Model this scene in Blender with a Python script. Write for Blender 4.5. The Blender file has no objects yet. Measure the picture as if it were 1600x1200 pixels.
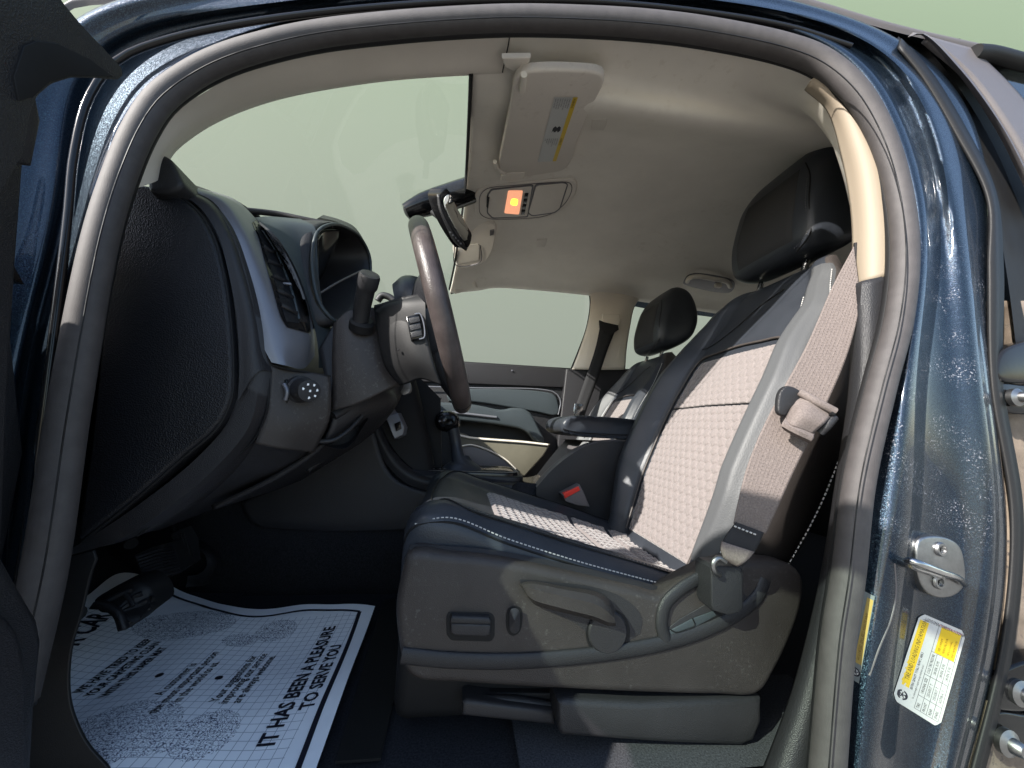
import bpy, bmesh, math, random
import numpy as np
from mathutils import Vector, Matrix, noise
random.seed(7)
S = bpy.context.scene
COL = S.collection

# ---------------------------------------------------------------- camera
F = 580.0; VPX, VPY, ROLL = 720.0, 665.0, math.radians(3.5)
Yc = Vector(((VPX-800)/F, -(VPY-600)/F, -1.0)).normalized()
u0 = Vector((math.sin(ROLL), math.cos(ROLL), 0))
Zc = (u0 - u0.dot(Yc)*Yc).normalized()
Xc = Yc.cross(Zc)
RT = Matrix((Xc, Yc, Zc))                 # camera space -> world
cd = bpy.data.cameras.new('camera'); cam = bpy.data.objects.new('camera', cd); COL.objects.link(cam)
cam.matrix_world = RT.to_4x4()
cd.sensor_width = 36; cd.lens = F/1600*36; cd.clip_start = 0.01; cd.clip_end = 500
S.camera = cam
# ---------------------------------------------------------------- light
SUN = Vector((1.6, 1.0, -1.2)).normalized()   # direction the light travels
W = bpy.data.worlds.new('World'); S.world = W; W.use_nodes = True
nt = W.node_tree; bg = nt.nodes['Background']; sky = nt.nodes.new('ShaderNodeTexSky')
sky.sky_type = 'NISHITA'; sky.sun_disc = False
sky.sun_elevation = math.asin(-SUN.z); sky.sun_rotation = math.atan2(-SUN.x, -SUN.y)
nt.links.new(sky.outputs[0], bg.inputs[0]); bg.inputs[1].default_value = 0.15
sl = bpy.data.lights.new('sun', 'SUN'); so = bpy.data.objects.new('sun', sl); COL.objects.link(so)
sl.energy = 4.8; sl.angle = math.radians(0.53); sl.color = (1.0, 0.95, 0.88)
so.rotation_euler = SUN.to_track_quat('-Z', 'Y').to_euler()
S.view_settings.view_transform = 'Standard'; S.view_settings.look = 'None'
S.view_settings.exposure = 1.5; S.view_settings.gamma = 1.0
S.cycles.max_bounces = 10; S.cycles.diffuse_bounces = 5; S.cycles.transparent_max_bounces = 12
S.cycles.use_denoising = True

def ray(px, py): return RT @ Vector(((px-800)/F, -(py-600)/F, -1.0))
def P(px, py, Y):
    d = ray(px, py); return d*(Y/d.y)
def PL(l, Y=None):
    """list of (px,py[,Y]) -> world points (each pixel gets its own distance)"""
    return [P(p[0], p[1], p[2] if len(p) > 2 else Y) for p in l]

# ---------------------------------------------------------------- materials
def mat(name, col, rough=0.5, metal=0.0, grain=None, var=None, coat=0.0, spec=0.28, sheen=0.0, dirt=None, flake=None, dbox=None):
    """grain=(scale,strength) fine relief; var=(scale,amount) colour variation; dirt=(scale,amount,col) dusty specks"""
    m = bpy.data.materials.new(name); m.use_nodes = True
    n = m.node_tree.nodes; L = m.node_tree.links; b = n['Principled BSDF']
    b.inputs['Base Color'].default_value = (*col, 1); b.inputs['Roughness'].default_value = rough
    b.inputs['Metallic'].default_value = metal; b.inputs['Coat Weight'].default_value = coat
    b.inputs['Coat Roughness'].default_value = 0.04
    b.inputs['Specular IOR Level'].default_value = spec
    if sheen: b.inputs['Sheen Weight'].default_value = sheen; b.inputs['Sheen Roughness'].default_value = 0.4
    tc = n.new('ShaderNodeTexCoord')
    cur = None
    def mix(a, bcol, fac):
        x = n.new('ShaderNodeMix'); x.data_type = 'RGBA'
        if hasattr(a, 'is_output'): L.new(a, x.inputs[6])
        else: x.inputs[6].default_value = (*a, 1)
        x.inputs[7].default_value = (*bcol, 1); L.new(fac, x.inputs[0]); return x.outputs[2]
    def ramp(src, lo, hi, amt=1.0):
        r = n.new('ShaderNodeMapRange'); L.new(src, r.inputs[0])
        r.inputs[1].default_value = lo; r.inputs[2].default_value = hi; r.inputs[4].default_value = amt; return r.outputs[0]
    def noi(scale, detail=4, rgh=0.6):
        t = n.new('ShaderNodeTexNoise'); L.new(tc.outputs['Object'], t.inputs['Vector'])
        t.inputs['Scale'].default_value = scale; t.inputs['Detail'].default_value = detail; t.inputs['Roughness'].default_value = rgh; return t.outputs[0]
    if var:
        cur = mix(col, tuple(min(1, c*(1+var[1])+0.01*var[1]) for c in col), ramp(noi(var[0]), 0.35, 0.7))
    if flake:
        v = n.new('ShaderNodeTexVoronoi'); L.new(tc.outputs['Object'], v.inputs['Vector']); v.inputs['Scale'].default_value = flake[0]
        sp = n.new('ShaderNodeSeparateColor'); L.new(v.outputs['Color'], sp.inputs[0])
        cur = mix(cur or col, flake[2], ramp(sp.outputs[0], 0.55, 1.0, flake[1]))
        nm = n.new('ShaderNodeVectorMath'); nm.operation = 'MULTIPLY_ADD'
        L.new(v.outputs['Color'], nm.inputs[0]); nm.inputs[1].default_value = (flake[3],)*3; nm.inputs[2].default_value = (-flake[3]/2,)*3
        ge = n.new('ShaderNodeNewGeometry'); ad = n.new('ShaderNodeVectorMath'); ad.operation = 'ADD'
        L.new(nm.outputs[0], ad.inputs[0]); L.new(ge.outputs['Normal'], ad.inputs[1])
        no = n.new('ShaderNodeVectorMath'); no.operation = 'NORMALIZE'; L.new(ad.outputs[0], no.inputs[0])
        L.new(no.outputs[0], b.inputs['Normal'])
    if dirt:
        a = ramp(noi(dirt[0], 3, 0.7), 0.57, 0.67, 1.0); c = ramp(noi(dirt[0]*0.06, 3), 0.45, 0.62, dirt[1])
        mu = n.new('ShaderNodeMath'); mu.operation = 'MULTIPLY'; L.new(a, mu.inputs[0]); L.new(c, mu.inputs[1])
        if dbox:   # the dust lies only on this part of the panel (x from, z low, z high), fading at its limits
            sx = n.new('ShaderNodeSeparateXYZ'); L.new(tc.outputs['Object'], sx.inputs[0]); q = mu.outputs[0]
            for f_ in (ramp(sx.outputs[0], dbox[0], dbox[0]+.03), ramp(sx.outputs[2], dbox[1], dbox[1]+.05), ramp(sx.outputs[2], dbox[2]+.12, dbox[2])):
                m3 = n.new('ShaderNodeMath'); m3.operation = 'MULTIPLY'; L.new(q, m3.inputs[0]); L.new(f_, m3.inputs[1]); mu = m3; q = m3.outputs[0]
        cur = mix(cur or col, dirt[2], mu.outputs[0])
        rr = ramp(mu.outputs[0], 0, 1, 0.6); ra = n.new('ShaderNodeMath'); ra.operation = 'ADD'
        L.new(rr, ra.inputs[0]); ra.inputs[1].default_value = rough; L.new(ra.outputs[0], b.inputs['Roughness'])
    if cur: L.new(cur, b.inputs['Base Color'])
    if grain:
        bp = n.new('ShaderNodeBump'); bp.inputs['Strength'].default_value = grain[1]; bp.inputs['Distance'].default_value = 0.0006
        if len(grain) > 2 and grain[2] == 'cell':
            v = n.new('ShaderNodeTexVoronoi'); v.feature = 'F1'; L.new(tc.outputs['Object'], v.inputs['Vector']); v.inputs['Scale'].default_value = grain[0]
            L.new(v.outputs['Distance'], bp.inputs['Height'])
        else: L.new(noi(grain[0], 3, 0.55), bp.inputs['Height'])
        L.new(bp.outputs[0], b.inputs['Normal'])
    return m
M = {}
M['paint'] = mat('blue_black_metallic_paint', (0.0080, 0.0144, 0.0272), 0.40, 0.8, coat=0.6, flake=(1900, 0.8, (0.045, 0.075, 0.098), 0.5), dirt=(420, 0.8, (0.40, 0.40, 0.44)), dbox=(.44, -.14, .22))
M['paint_dusty'] = mat('dusty_metallic_paint', (0.022, 0.030, 0.050), 0.34, 0.5, coat=0.5, dirt=(420, 0.9, (0.42, 0.42, 0.46)), flake=(1400, 0.5, (0.10, 0.16, 0.24), 0.35))
M['rubber'] = mat('soft_seal_rubber', (0.032, 0.028, 0.028), 0.7, grain=(900, 0.35), var=(60, 0.3), spec=0.6)
M['rubber_black'] = mat('black_rubber', (0.0084, 0.0084, 0.0091), 0.55, grain=(700, 0.3))
M['black'] = mat('dull_black', (0.0042, 0.0042, 0.0049), 0.7)
M['gloss_black'] = mat('gloss_black_plastic', (0.0080, 0.0080, 0.0088), 0.12)
M['plastic_dark'] = mat('charcoal_grained_plastic', (0.0150, 0.0150, 0.0167), 0.42, grain=(850, 0.6, 'cell'), var=(12, 0.15))
M['plastic_brown'] = mat('warm_charcoal_plastic', (0.026, 0.0225, 0.0215), 0.45, grain=(800, 0.5, 'cell'), var=(14, 0.2), dirt=(160, 0.4, (0.12, 0.115, 0.11)))
M['dash_pad'] = mat('navy_charcoal_dash_skin', (0.0078, 0.0081, 0.0102), 0.45, grain=(520, 1.0, 'cell'), var=(8, 0.2))
M['dash_skin'] = mat('charcoal_dash_skin', (0.0190, 0.0184, 0.0204), 0.44, grain=(800, 0.5, 'cell'))
M['silver_grey'] = mat('satin_grey_trim', (0.1425, 0.1462, 0.1650), 0.35, 0.4, grain=(900, 0.15))
M['teal_grey'] = mat('mid_grey_dash_trim', (0.0341, 0.0422, 0.0471), 0.42, grain=(800, 0.4, 'cell'))
M['leather'] = mat('black_leather', (0.020, 0.023, 0.029), 0.38, grain=(420, 0.35, 'cell'), var=(9, 0.25))
M['leather_rim'] = mat('worn_wheel_leather', (0.0360, 0.0288, 0.0279), 0.33, grain=(500, 0.5, 'cell'), var=(30, 0.5))
M['leather_side'] = mat('brown_black_vinyl', (0.0400, 0.0344, 0.0320), 0.45, grain=(420, 0.3, 'cell'), var=(7, 0.2))
M['leather_silver'] = mat('glare_grey_leather', (0.0634, 0.0660, 0.0695), 0.5, grain=(420, 0.35, 'cell'))  # black leather with sun glare put into a greyer colour; also grey stitches
M['fabric'] = mat('grey_quilted_fabric', (0.142, 0.124, 0.120), 0.85, grain=(1500, 0.8), var=(300, 0.25), sheen=0.3)
M['fabric_dark'] = mat('dark_mesh_fabric', (0.026, 0.026, 0.028), 0.9, grain=(1200, 0.6))
M['thread'] = mat('light_grey_thread', (0.3780, 0.3690, 0.3600), 0.8)
M['belt'] = mat('grey_webbing', (0.0943, 0.0779, 0.0722), 0.8, var=(500, 0.5))
M['belt_dark'] = mat('black_webbing', (0.0160, 0.0160, 0.0176), 0.85, grain=(900, 0.5))
M['headliner'] = mat('beige_headliner_cloth', (0.62, 0.58, 0.51), 0.9, grain=(1200, 0.6), var=(5, 0.12), dirt=(38, 0.18, (0.40, 0.33, 0.24)))
M['beige'] = mat('beige_plastic', (0.55, 0.505, 0.44), 0.6, grain=(900, 0.25), var=(9, 0.08))
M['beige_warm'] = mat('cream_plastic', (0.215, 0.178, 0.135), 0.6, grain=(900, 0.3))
M['visor'] = mat('visor_cloth', (0.5400, 0.4950, 0.4365), 0.85, grain=(1100, 0.4), dirt=(60, 0.35, (0.28, 0.24, 0.2)))
M['carpet'] = mat('dark_carpet', (0.005, 0.0055, 0.008), 0.95, grain=(600, 1.0), var=(350, 1.2))
M['carpet_grey'] = mat('grey_carpet', (0.017, 0.018, 0.021), 0.95, grain=(600, 1.0), var=(400, 1.5))
M['chrome'] = mat('polished_metal', (0.60, 0.60, 0.60), 0.22, 1.0, var=(40, -0.4))
M['steel'] = mat('zinc_steel', (0.2250, 0.2250, 0.2250), 0.38, 1.0, grain=(300, 0.3), var=(60, 0.3))
M['rust_steel'] = mat('dusty_hinge_pillar', (0.1190, 0.0945, 0.0735), 0.65, 0.2, grain=(120, 0.8), var=(25, 0.8), dirt=(80, 0.8, (0.035, 0.035, 0.04)))
M['tan'] = mat('dusty_tan_door_pocket', (0.0975, 0.0900, 0.0675), 0.55, var=(10, 0.2))
M['pillar_grey'] = mat('matt_grey_applique', (0.1050, 0.0975, 0.1013), 0.45, 0.2, grain=(900, 0.3))
M['red'] = mat('red_release_button', (0.55, 0.03, 0.02), 0.35)
M['white_ink'] = mat('white_marking', (0.8, 0.8, 0.8), 0.5)
M['ink'] = mat('black_print', (0.012, 0.012, 0.02), 0.6)
M['ink_grey'] = mat('grey_print', (0.035, 0.035, 0.045), 0.6)
M['ink_brown'] = mat('brown_print', (0.10, 0.055, 0.005), 0.6)
M['label_white'] = mat('white_label', (0.40, 0.40, 0.39), 0.4)
M['label_grey'] = mat('clear_film_label', (0.16, 0.18, 0.18), 0.3)
M['yellow'] = mat('yellow_label', (0.52, 0.35, 0.012), 0.4)
M['ochre'] = mat('faded_yellow_label', (0.36, 0.26, 0.08), 0.35)
M['mirror'] = mat('mirror_glass', (0.8, 0.82, 0.8), 0.02, 1.0)
M['concrete'] = mat('pale_concrete', (0.1800, 0.1755, 0.1665), 0.9, var=(6, 0.4))  # unseen ground, toned pale so that it bounces light into the cab
def board():
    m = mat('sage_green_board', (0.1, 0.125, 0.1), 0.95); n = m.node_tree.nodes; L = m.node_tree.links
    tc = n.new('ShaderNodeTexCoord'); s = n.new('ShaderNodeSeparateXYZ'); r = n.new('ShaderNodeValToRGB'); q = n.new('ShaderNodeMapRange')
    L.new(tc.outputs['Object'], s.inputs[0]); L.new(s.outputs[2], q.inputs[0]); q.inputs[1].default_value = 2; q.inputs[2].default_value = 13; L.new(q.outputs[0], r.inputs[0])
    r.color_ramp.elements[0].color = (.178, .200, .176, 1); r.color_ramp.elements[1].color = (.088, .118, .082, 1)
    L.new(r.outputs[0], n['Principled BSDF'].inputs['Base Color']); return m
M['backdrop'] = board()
M['roof_cloth'] = M['headliner']
def emit(name, c, s):
    m = mat(name, c, 0.4); b = m.node_tree.nodes['Principled BSDF']
    b.inputs['Emission Color'].default_value = (*c, 1); b.inputs['Emission Strength'].default_value = s; return m
M['lamp'] = emit('lit_map_lamp', (0.95, 0.40, 0.22), 0.30)
M['lamp_core'] = emit('lit_bulb', (1.0, 0.42, 0.04), 1.3)
M['lamp_lens'] = mat('frosted_pink_lens', (0.75, 0.5, 0.42), 0.4)
def glass(name, tint, refl=0.9):
    m = bpy.data.materials.new(name); m.use_nodes = True; n = m.node_tree.nodes; L = m.node_tree.links; n.clear()
    o = n.new('ShaderNodeOutputMaterial'); t = n.new('ShaderNodeBsdfTransparent'); g = n.new('ShaderNodeBsdfGlossy'); x = n.new('ShaderNodeMixShader')
    fr = n.new('ShaderNodeFresnel'); fr.inputs[0].default_value = 1.35
    mu = n.new('ShaderNodeMath'); mu.operation = 'MULTIPLY'; mu.inputs[1].default_value = refl
    t.inputs[0].default_value = (*tint, 1); g.inputs['Roughness'].default_value = 0.01
    L.new(fr.outputs[0], mu.inputs[0]); L.new(mu.outputs[0], x.inputs[0]); L.new(t.outputs[0], x.inputs[1]); L.new(g.outputs[0], x.inputs[2]); L.new(x.outputs[0], o.inputs[0])
    return m
M['glass'] = glass('clear_window_glass', (0.95, 0.97, 0.955), 0.06)
M['glass_tint'] = glass('green_tinted_window_glass', (0.72, 0.79, 0.74), 0.3)

# ---------------------------------------------------------------- mesh helpers
def mk(name, verts, faces, m, parent=None, smooth=True, angle=40, thick=0.0, toff=-1.0):
    me = bpy.data.meshes.new(name); me.from_pydata([tuple(v) for v in verts], [], faces); me.validate(); me.update()
    if isinstance(m, (list, tuple)):
        for x in m: me.materials.append(M[x] if isinstance(x, str) else x)
    else: me.materials.append(M[m] if isinstance(m, str) else m)
    o = bpy.data.objects.new(name, me); COL.objects.link(o)
    return fin(o, parent, smooth, angle, thick, toff)
def fin(o, parent, smooth=True, angle=40, thick=0.0, toff=-1.0):
    me = o.data
    if smooth:
        me.polygons.foreach_set('use_smooth', [True]*len(me.polygons))
        me.set_sharp_from_angle(angle=math.radians(angle))
    if thick:
        s = o.modifiers.new('thickness', 'SOLIDIFY'); s.thickness = thick; s.offset = toff
    if parent is not None: attach(o, parent)
    return o
def origin(o):
    p = Vector((0, 0, 0))
    while o is not None: p += o.location; o = o.parent
    return p
def attach(o, parent):
    o.parent = parent; o.location = -origin(parent)
def tag(o, label=None, cat=None, group=None, kind=None):
    if label: o['label'] = label
    if cat: o['category'] = cat
    if group: o['group'] = group
    if kind: o['kind'] = kind
    return o
def thing(name, label, cat, loc=(0, 0, 0), group=None):
    o = bpy.data.objects.new(name, None); COL.objects.link(o); o.location = loc; o.empty_display_size = 0.05
    return tag(o, label, cat, group)
def crom(pts, n, closed=False):
    """Catmull-Rom through pts, n samples evenly by length"""
    p = [Vector(q) for q in pts]
    if len(p) == 2: return [p[0].lerp(p[1], i/(n-1)) for i in range(n)]
    N = len(p); segs = N if closed else N-1; fine = []
    for i in range(segs):
        if closed: a, b, c, d = p[(i-1) % N], p[i], p[(i+1) % N], p[(i+2) % N]
        else:
            b, c = p[i], p[i+1]; a = p[i-1] if i else b*2-c; d = p[i+2] if i+2 < N else c*2-b
        t1 = max((b-a).length, 1e-6)**.5; t2 = max((c-b).length, 1e-6)**.5; t3 = max((d-c).length, 1e-6)**.5
        m1 = ((b-a)/t1-(c-a)/(t1+t2)+(c-b)/t2)*t2; m2 = ((c-b)/t2-(d-b)/(t2+t3)+(d-c)/t3)*t2
        for k in range(12):
            t = k/12; fine.append((2*t**3-3*t*t+1)*b+(t**3-2*t*t+t)*m1+(-2*t**3+3*t*t)*c+(t**3-t*t)*m2)
    fine.append(p[0] if closed else p[-1])
    L = [0.0]
    for i in range(1, len(fine)): L.append(L[-1]+(fine[i]-fine[i-1]).length)
    out = []; j = 0; cnt = n if closed else n-1
    for i in range(n):
        s = L[-1]*i/cnt
        while j < len(L)-2 and L[j+1] < s: j += 1
        dl = L[j+1]-L[j]; out.append(fine[j].lerp(fine[j+1], (s-L[j])/dl if dl > 1e-9 else 0))
    return out
def linr(pts, n):
    return crom(pts, n) if len(pts) == 2 else crom(pts, n)
def surf(name, rows, m, parent=None, nu=48, nv=None, thick=0.0, closed=False, cross=True, angle=50, toff=-1.0, flip=False, sub=8):
    """surface through rows (each a list of 3-D points, splined); rows splined across too"""
    R = [crom(r, nu, closed) for r in rows]
    if cross and len(R) > 2:
        nv = nv or (len(R)-1)*sub+1
        cols = [crom([R[j][i] for j in range(len(R))], nv) for i in range(nu)]
        R = [[cols[i][j] for i in range(nu)] for j in range(nv)]
    elif nv:
        T = []
        for j in range(len(R)-1):
            for k in range(nv): T.append([R[j][i].lerp(R[j+1][i], k/nv) for i in range(nu)])
        T.append(R[-1]); R = T
    V = [v for r in R for v in r]; Fc = []; h = len(R)
    for j in range(h-1):
        for i in range(nu if closed else nu-1):
            a = j*nu+i; b = j*nu+(i+1) % nu; c = (j+1)*nu+(i+1) % nu; d = (j+1)*nu+i
            Fc.append((a, d, c, b) if flip else (a, b, c, d))
    return mk(name, V, Fc, m, parent, True, angle, thick, toff)
def frames(path, up0=None):
    T = []
    for i in range(len(path)):
        a = path[max(i-1, 0)]; b = path[min(i+1, len(path)-1)]; T.append((b-a).normalized())
    up = Vector(up0) if up0 is not None else (Vector((0, 0, 1)) if abs(T[0].z) < .9 else Vector((1, 0, 0)))
    out = []
    for t in T:
        up = (up-up.dot(t)*t); up.normalize(); out.append((t, up.copy(), t.cross(up)))
    return out
def tube(name, pts, r, m, parent=None, n=32, seg=12, ry=None, up=None, closed=False, capends=True, raw=False, prof=None, angle=60):
    """swept tube; r number or list along the path; ry second radius; prof optional list of (a,b) section points"""
    path = [Vector(p) for p in pts] if raw else crom(pts, n, closed)
    n = len(path); fr = frames(path, up)
    if closed:
        pass
    rs = r if isinstance(r, (list, tuple)) else [r, r]
    def rad(i):
        x = i/(n-1)*(len(rs)-1); k = min(int(x), len(rs)-2); return rs[k]+(rs[k+1]-rs[k])*(x-k)
    pr = prof or [(math.cos(2*math.pi*k/seg), math.sin(2*math.pi*k/seg)) for k in range(seg)]
    k_ = (ry/rs[0]) if ry else 1.0; V = []; Fc = []; sg = len(pr)
    for i in range(n):
        t, u, w = fr[i]; rr = rad(i)
        for a, b in pr: V.append(path[i]+u*(a*rr)+w*(b*rr*k_))
    for i in range(n if closed else n-1):
        j = (i+1) % n
        for k in range(sg): Fc.append((i*sg+k, i*sg+(k+1) % sg, j*sg+(k+1) % sg, j*sg+k))
    if not closed and capends: Fc.append(tuple(reversed(range(sg)))); Fc.append(tuple((n-1)*sg+k for k in range(sg)))
    return mk(name, V, Fc, m, parent, True, angle)
def roundpoly(pts, r, k=4):
    """round the corners of a closed 2-D/3-D outline"""
    out = []; N = len(pts); p = [Vector(q) for q in pts]
    for i in range(N):
        a, b, c = p[i-1], p[i], p[(i+1) % N]
        d1 = (a-b); d2 = (c-b); l1, l2 = d1.length, d2.length
        rr = min(r, l1*.45, l2*.45)
        s = b+d1.normalized()*rr; e = b+d2.normalized()*rr
        for q in range(k+1):
            t = q/k; out.append((1-t)**2*s+2*t*(1-t)*b+t*t*e)
    return out
def plate(name, pts, vec, m, parent=None, bev=0.0, seg=3, smooth=True, spl=0, rnd=0, angle=35):
    """closed 3-D outline extruded along vec, front rim bevelled"""
    pts = [Vector(p) for p in pts]
    if spl: pts = crom(pts, spl, True)
    if rnd: pts = roundpoly(pts, rnd)
    vec = Vector(vec); bm = bmesh.new()
    a = [bm.verts.new(p) for p in pts]; b = [bm.verts.new(p+vec) for p in pts]; n = len(pts)
    f = bm.faces.new(a); bm.faces.new(list(reversed(b)))
    for i in range(n): bm.faces.new((a[(i+1) % n], a[i], b[i], b[(i+1) % n]))
    bmesh.ops.recalc_face_normals(bm, faces=bm.faces)
    if bev:
        bmesh.ops.bevel(bm, geom=list(f.edges), offset=bev, segments=seg, profile=0.5, affect='EDGES', clamp_overlap=True)
    bmesh.ops.triangulate(bm, faces=[q for q in bm.faces if len(q.verts) > 4])
    me = bpy.data.meshes.new(name); bm.to_mesh(me); bm.free(); me.materials.append(M[m] if isinstance(m, str) else m)
    o = bpy.data.objects.new(name, me); COL.objects.link(o)
    return fin(o, parent, smooth, angle)
def pp(name, px, Y, depth, m, parent=None, bev=0.0, **k):
    """plate whose outline faces the open door, extruded inwards (+Y)"""
    return plate(name, PL(px, Y), (0, depth, 0), m, parent, bev, **k)
def box(name, c, size, m, parent=None, bev=0.0, rot=None, seg=3):
    bm = bmesh.new(); bmesh.ops.create_cube(bm, size=1.0)
    for v in bm.verts: v.co = Vector((v.co.x*size[0], v.co.y*size[1], v.co.z*size[2]))
    if bev: bmesh.ops.bevel(bm, geom=list(bm.edges), offset=bev, segments=seg, profile=0.5, affect='EDGES', clamp_overlap=True)
    mx = Matrix.Translation(Vector(c)) @ (rot.to_4x4() if rot is not None else Matrix.Identity(4))
    bmesh.ops.transform(bm, matrix=mx, verts=bm.verts)
    me = bpy.data.meshes.new(name); bm.to_mesh(me); bm.free(); me.materials.append(M[m] if isinstance(m, str) else m)
    o = bpy.data.objects.new(name, me); COL.objects.link(o); return fin(o, parent, True, 35)
def lathe(name, c, axis, prof, m, parent=None, seg=32):
    """prof list of (dist along axis, radius)"""
    ax = Vector(axis).normalized(); u = ax.orthogonal().normalized(); w = ax.cross(u); V = []; Fc = []
    for h, r in prof:
        for k in range(seg):
            t = 2*math.pi*k/seg; V.append(Vector(c)+ax*h+u*(r*math.cos(t))+w*(r*math.sin(t)))
    for i in range(len(prof)-1):
        for k in range(seg): Fc.append((i*seg+k, i*seg+(k+1) % seg, (i+1)*seg+(k+1) % seg, (i+1)*seg+k))
    Fc.append(tuple(reversed(range(seg)))); Fc.append(tuple((len(prof)-1)*seg+k for k in range(seg)))
    return mk(name, V, Fc, m, parent, True, 35)
def text(name, s, m, parent, fn, size=1.0, wide=1.0, bold=0.0, align='LEFT', res=2, maxlen=None):
    """lettering as real letter shapes; fn maps the flat (x,y) of the line into the place"""
    cu = bpy.data.curves.new(name, 'FONT'); cu.body = s; cu.size = size; cu.offset = bold*size; cu.resolution_u = res; cu.align_x = align; cu.fill_mode = 'FRONT'
    t = bpy.data.objects.new(name, cu); COL.objects.link(t)
    dg = bpy.context.evaluated_depsgraph_get(); me = bpy.data.meshes.new_from_object(t.evaluated_get(dg))
    bpy.data.objects.remove(t)
    bm = bmesh.new(); bm.from_mesh(me)
    if maxlen:
        for _ in range(3):
            e = [q for q in bm.edges if q.calc_length() > maxlen]
            if not e: break
            bmesh.ops.subdivide_edges(bm, edges=e, cuts=1); bmesh.ops.triangulate(bm, faces=[q for q in bm.faces if len(q.verts) > 4])
    for v in bm.verts: v.co = fn(v.co.x*wide, v.co.y)
    bm.to_mesh(me); bm.free(); me.materials.clear(); me.materials.append(M[m]); me.name = name
    o = bpy.data.objects.new(name, me); COL.objects.link(o)
    if parent is not None: attach(o, parent)
    return o
def dashes(name, pts, m, parent, r=0.0011, step=0.0062, duty=0.6):
    """a row of stitches along a path: one mesh"""
    path = crom(pts, 240); L = sum((path[i+1]-path[i]).length for i in range(239)); n = max(2, int(L/step)); q = crom(pts, n*5)
    V = []; Fc = []
    for i in range(n-1):
        a = q[i*5]; b = q[i*5+int(5*duty)]; t = (b-a).normalized(); u = t.orthogonal().normalized(); w = t.cross(u); b0 = len(V)
        for c in (a, b):
            for s in range(5): V.append(c+(u*math.cos(s*1.2566)+w*math.sin(s*1.2566))*r)
        for s in range(5): Fc.append((b0+s, b0+(s+1) % 5, b0+5+(s+1) % 5, b0+5+s))
        Fc.append(tuple(b0+4-s for s in range(5))); Fc.append(tuple(b0+5+s for s in range(5)))
    return mk(name, V, Fc, m, parent, True, 60)
def smooth01(x): x = max(0.0, min(1.0, x)); return x*x*(3-2*x)
# ================================================================ SETTING
tag(mk('ground', [(-80, -60, -1.1), (80, -60, -1.1), (80, 60, -1.1), (-80, 60, -1.1)], [(0, 1, 2, 3)], 'concrete', smooth=False), 'grey asphalt the truck is parked on', kind='structure')
def curve_wall():
    V = []; Fc = []; prof = [(9.0, -1.1), (9.0, 15.0), (9.0, 40.0)]
    for y, z in prof: V += [(-90, y, z), (220, y, z)]
    for i in range(len(prof)-1): Fc.append((2*i, 2*i+1, 2*i+3, 2*i+2))
    return mk('backdrop', V, Fc, 'backdrop', angle=60, thick=0.1)
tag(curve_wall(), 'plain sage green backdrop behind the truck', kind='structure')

# ================================================================ TRUCK CAB (shell)
truck = thing('pickup_truck', 'dark blue metallic pickup truck cab seen through its wide open driver door', 'truck', (0.5, 0.45, -1.1))
LB = [(25,1000),(70,600),(140,320),(225,130),(400,43),(600,14),(800,3),(1000,12),(1225,48),(1325,98),(1380,190),(1417,300),(1429,420),(1397,600),(1367,800),(1337,1000),(1318,1230)]
LC = [(8,1000),(45,600),(120,320),(178,108),(400,32),(600,7),(800,-3),(1000,5),(1225,37),(1347,86),(1402,180),(1441,295),(1446,420),(1418,600),(1412,800),(1385,1000),(1352,1230)]
LD = [(0,1000),(36,600),(110,320),(160,90),(400,25),(600,0),(800,-10),(1000,-2),(1225,29),(1363,80),(1424,178),(1462,300),(1470,420),(1452,600),(1452,800),(1425,1000),(1395,1230)]
LE = [(-15,1000),(20,600),(92,320),(138,62),(400,9),(600,-14),(800,-22),(1000,-12),(1225,17),(1388,74),(1452,175),(1487,320),(1505,420),(1528,600),(1556,800),(1536,1000),(1480,1230)]
LF = [(-80,1000),(-60,600),(5,320),(98,22),(400,-25),(600,-45),(800,-55),(1000,-40),(1225,-3),(1412,60),(1508,150),(1545,300),(1538,440),(1545,600),(1576,800),(1562,1000),(1503,1230)]
YS = [.45,.46,.47,.48,.49,.50,.50,.50,.48,.455,.44,.43,.42,.415,.41,.41,.41]
def row(L_, dy, dl=None):
    k = lambda i: smooth01((5.5-i)/3) if dl is not None else 0
    return [P(p[0], p[1], YS[i]+dy*(1-k(i))+(dl or 0)*k(i)) for i, p in enumerate(L_)]
mid = lambda A, B, t=.5: [(a[0]+(b[0]-a[0])*t, a[1]+(b[1]-a[1])*t) for a, b in zip(A, B)]
ring = surf('door_aperture_panel', [row(mid(LB, LC, -.9), .03), row(LB, .010, -.002), row(mid(LB, LC), -.002, .006), row(LC, -.006, .016), row(LD, .008, .022), row(mid(LD, LE), .006, .018), row(mid(LD, LE, .85), -.004, .008), row(LE, -.008, .004), row(mid(LE, LF, .5), .0, -.006), row(LF, .004, -.016), row(LF, .05)], 'paint', truck, nu=240, sub=5, angle=80)
def fair(o, nu, it=60):
    # even out the panel along its length so that reflections run smoothly
    co = np.empty(len(o.data.vertices)*3); o.data.vertices.foreach_get('co', co); g = co.reshape(-1, nu, 3)
    for _ in range(it): g[:, 1:-1] += .5*((g[:, :-2]+g[:, 2:])/2-g[:, 1:-1])
    o.data.vertices.foreach_set('co', g.reshape(-1)); o.data.update()
fair(ring, 240)
from mathutils.bvhtree import BVHTree
def bvh_of(o): me = o.data; off = Vector(origin(o)); return BVHTree.FromPolygons([v.co+off for v in me.vertices], [tuple(p.vertices) for p in me.polygons])
RB = bvh_of(ring)
def drape(px, py, bv=RB, off=0.0015, fb=0.42):
    d = ray(px, py).normalized(); h = bv.ray_cast(Vector((0, 0, 0)), d)
    return h[0]-d*off if h[0] is not None else P(px, py, fb)
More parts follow.
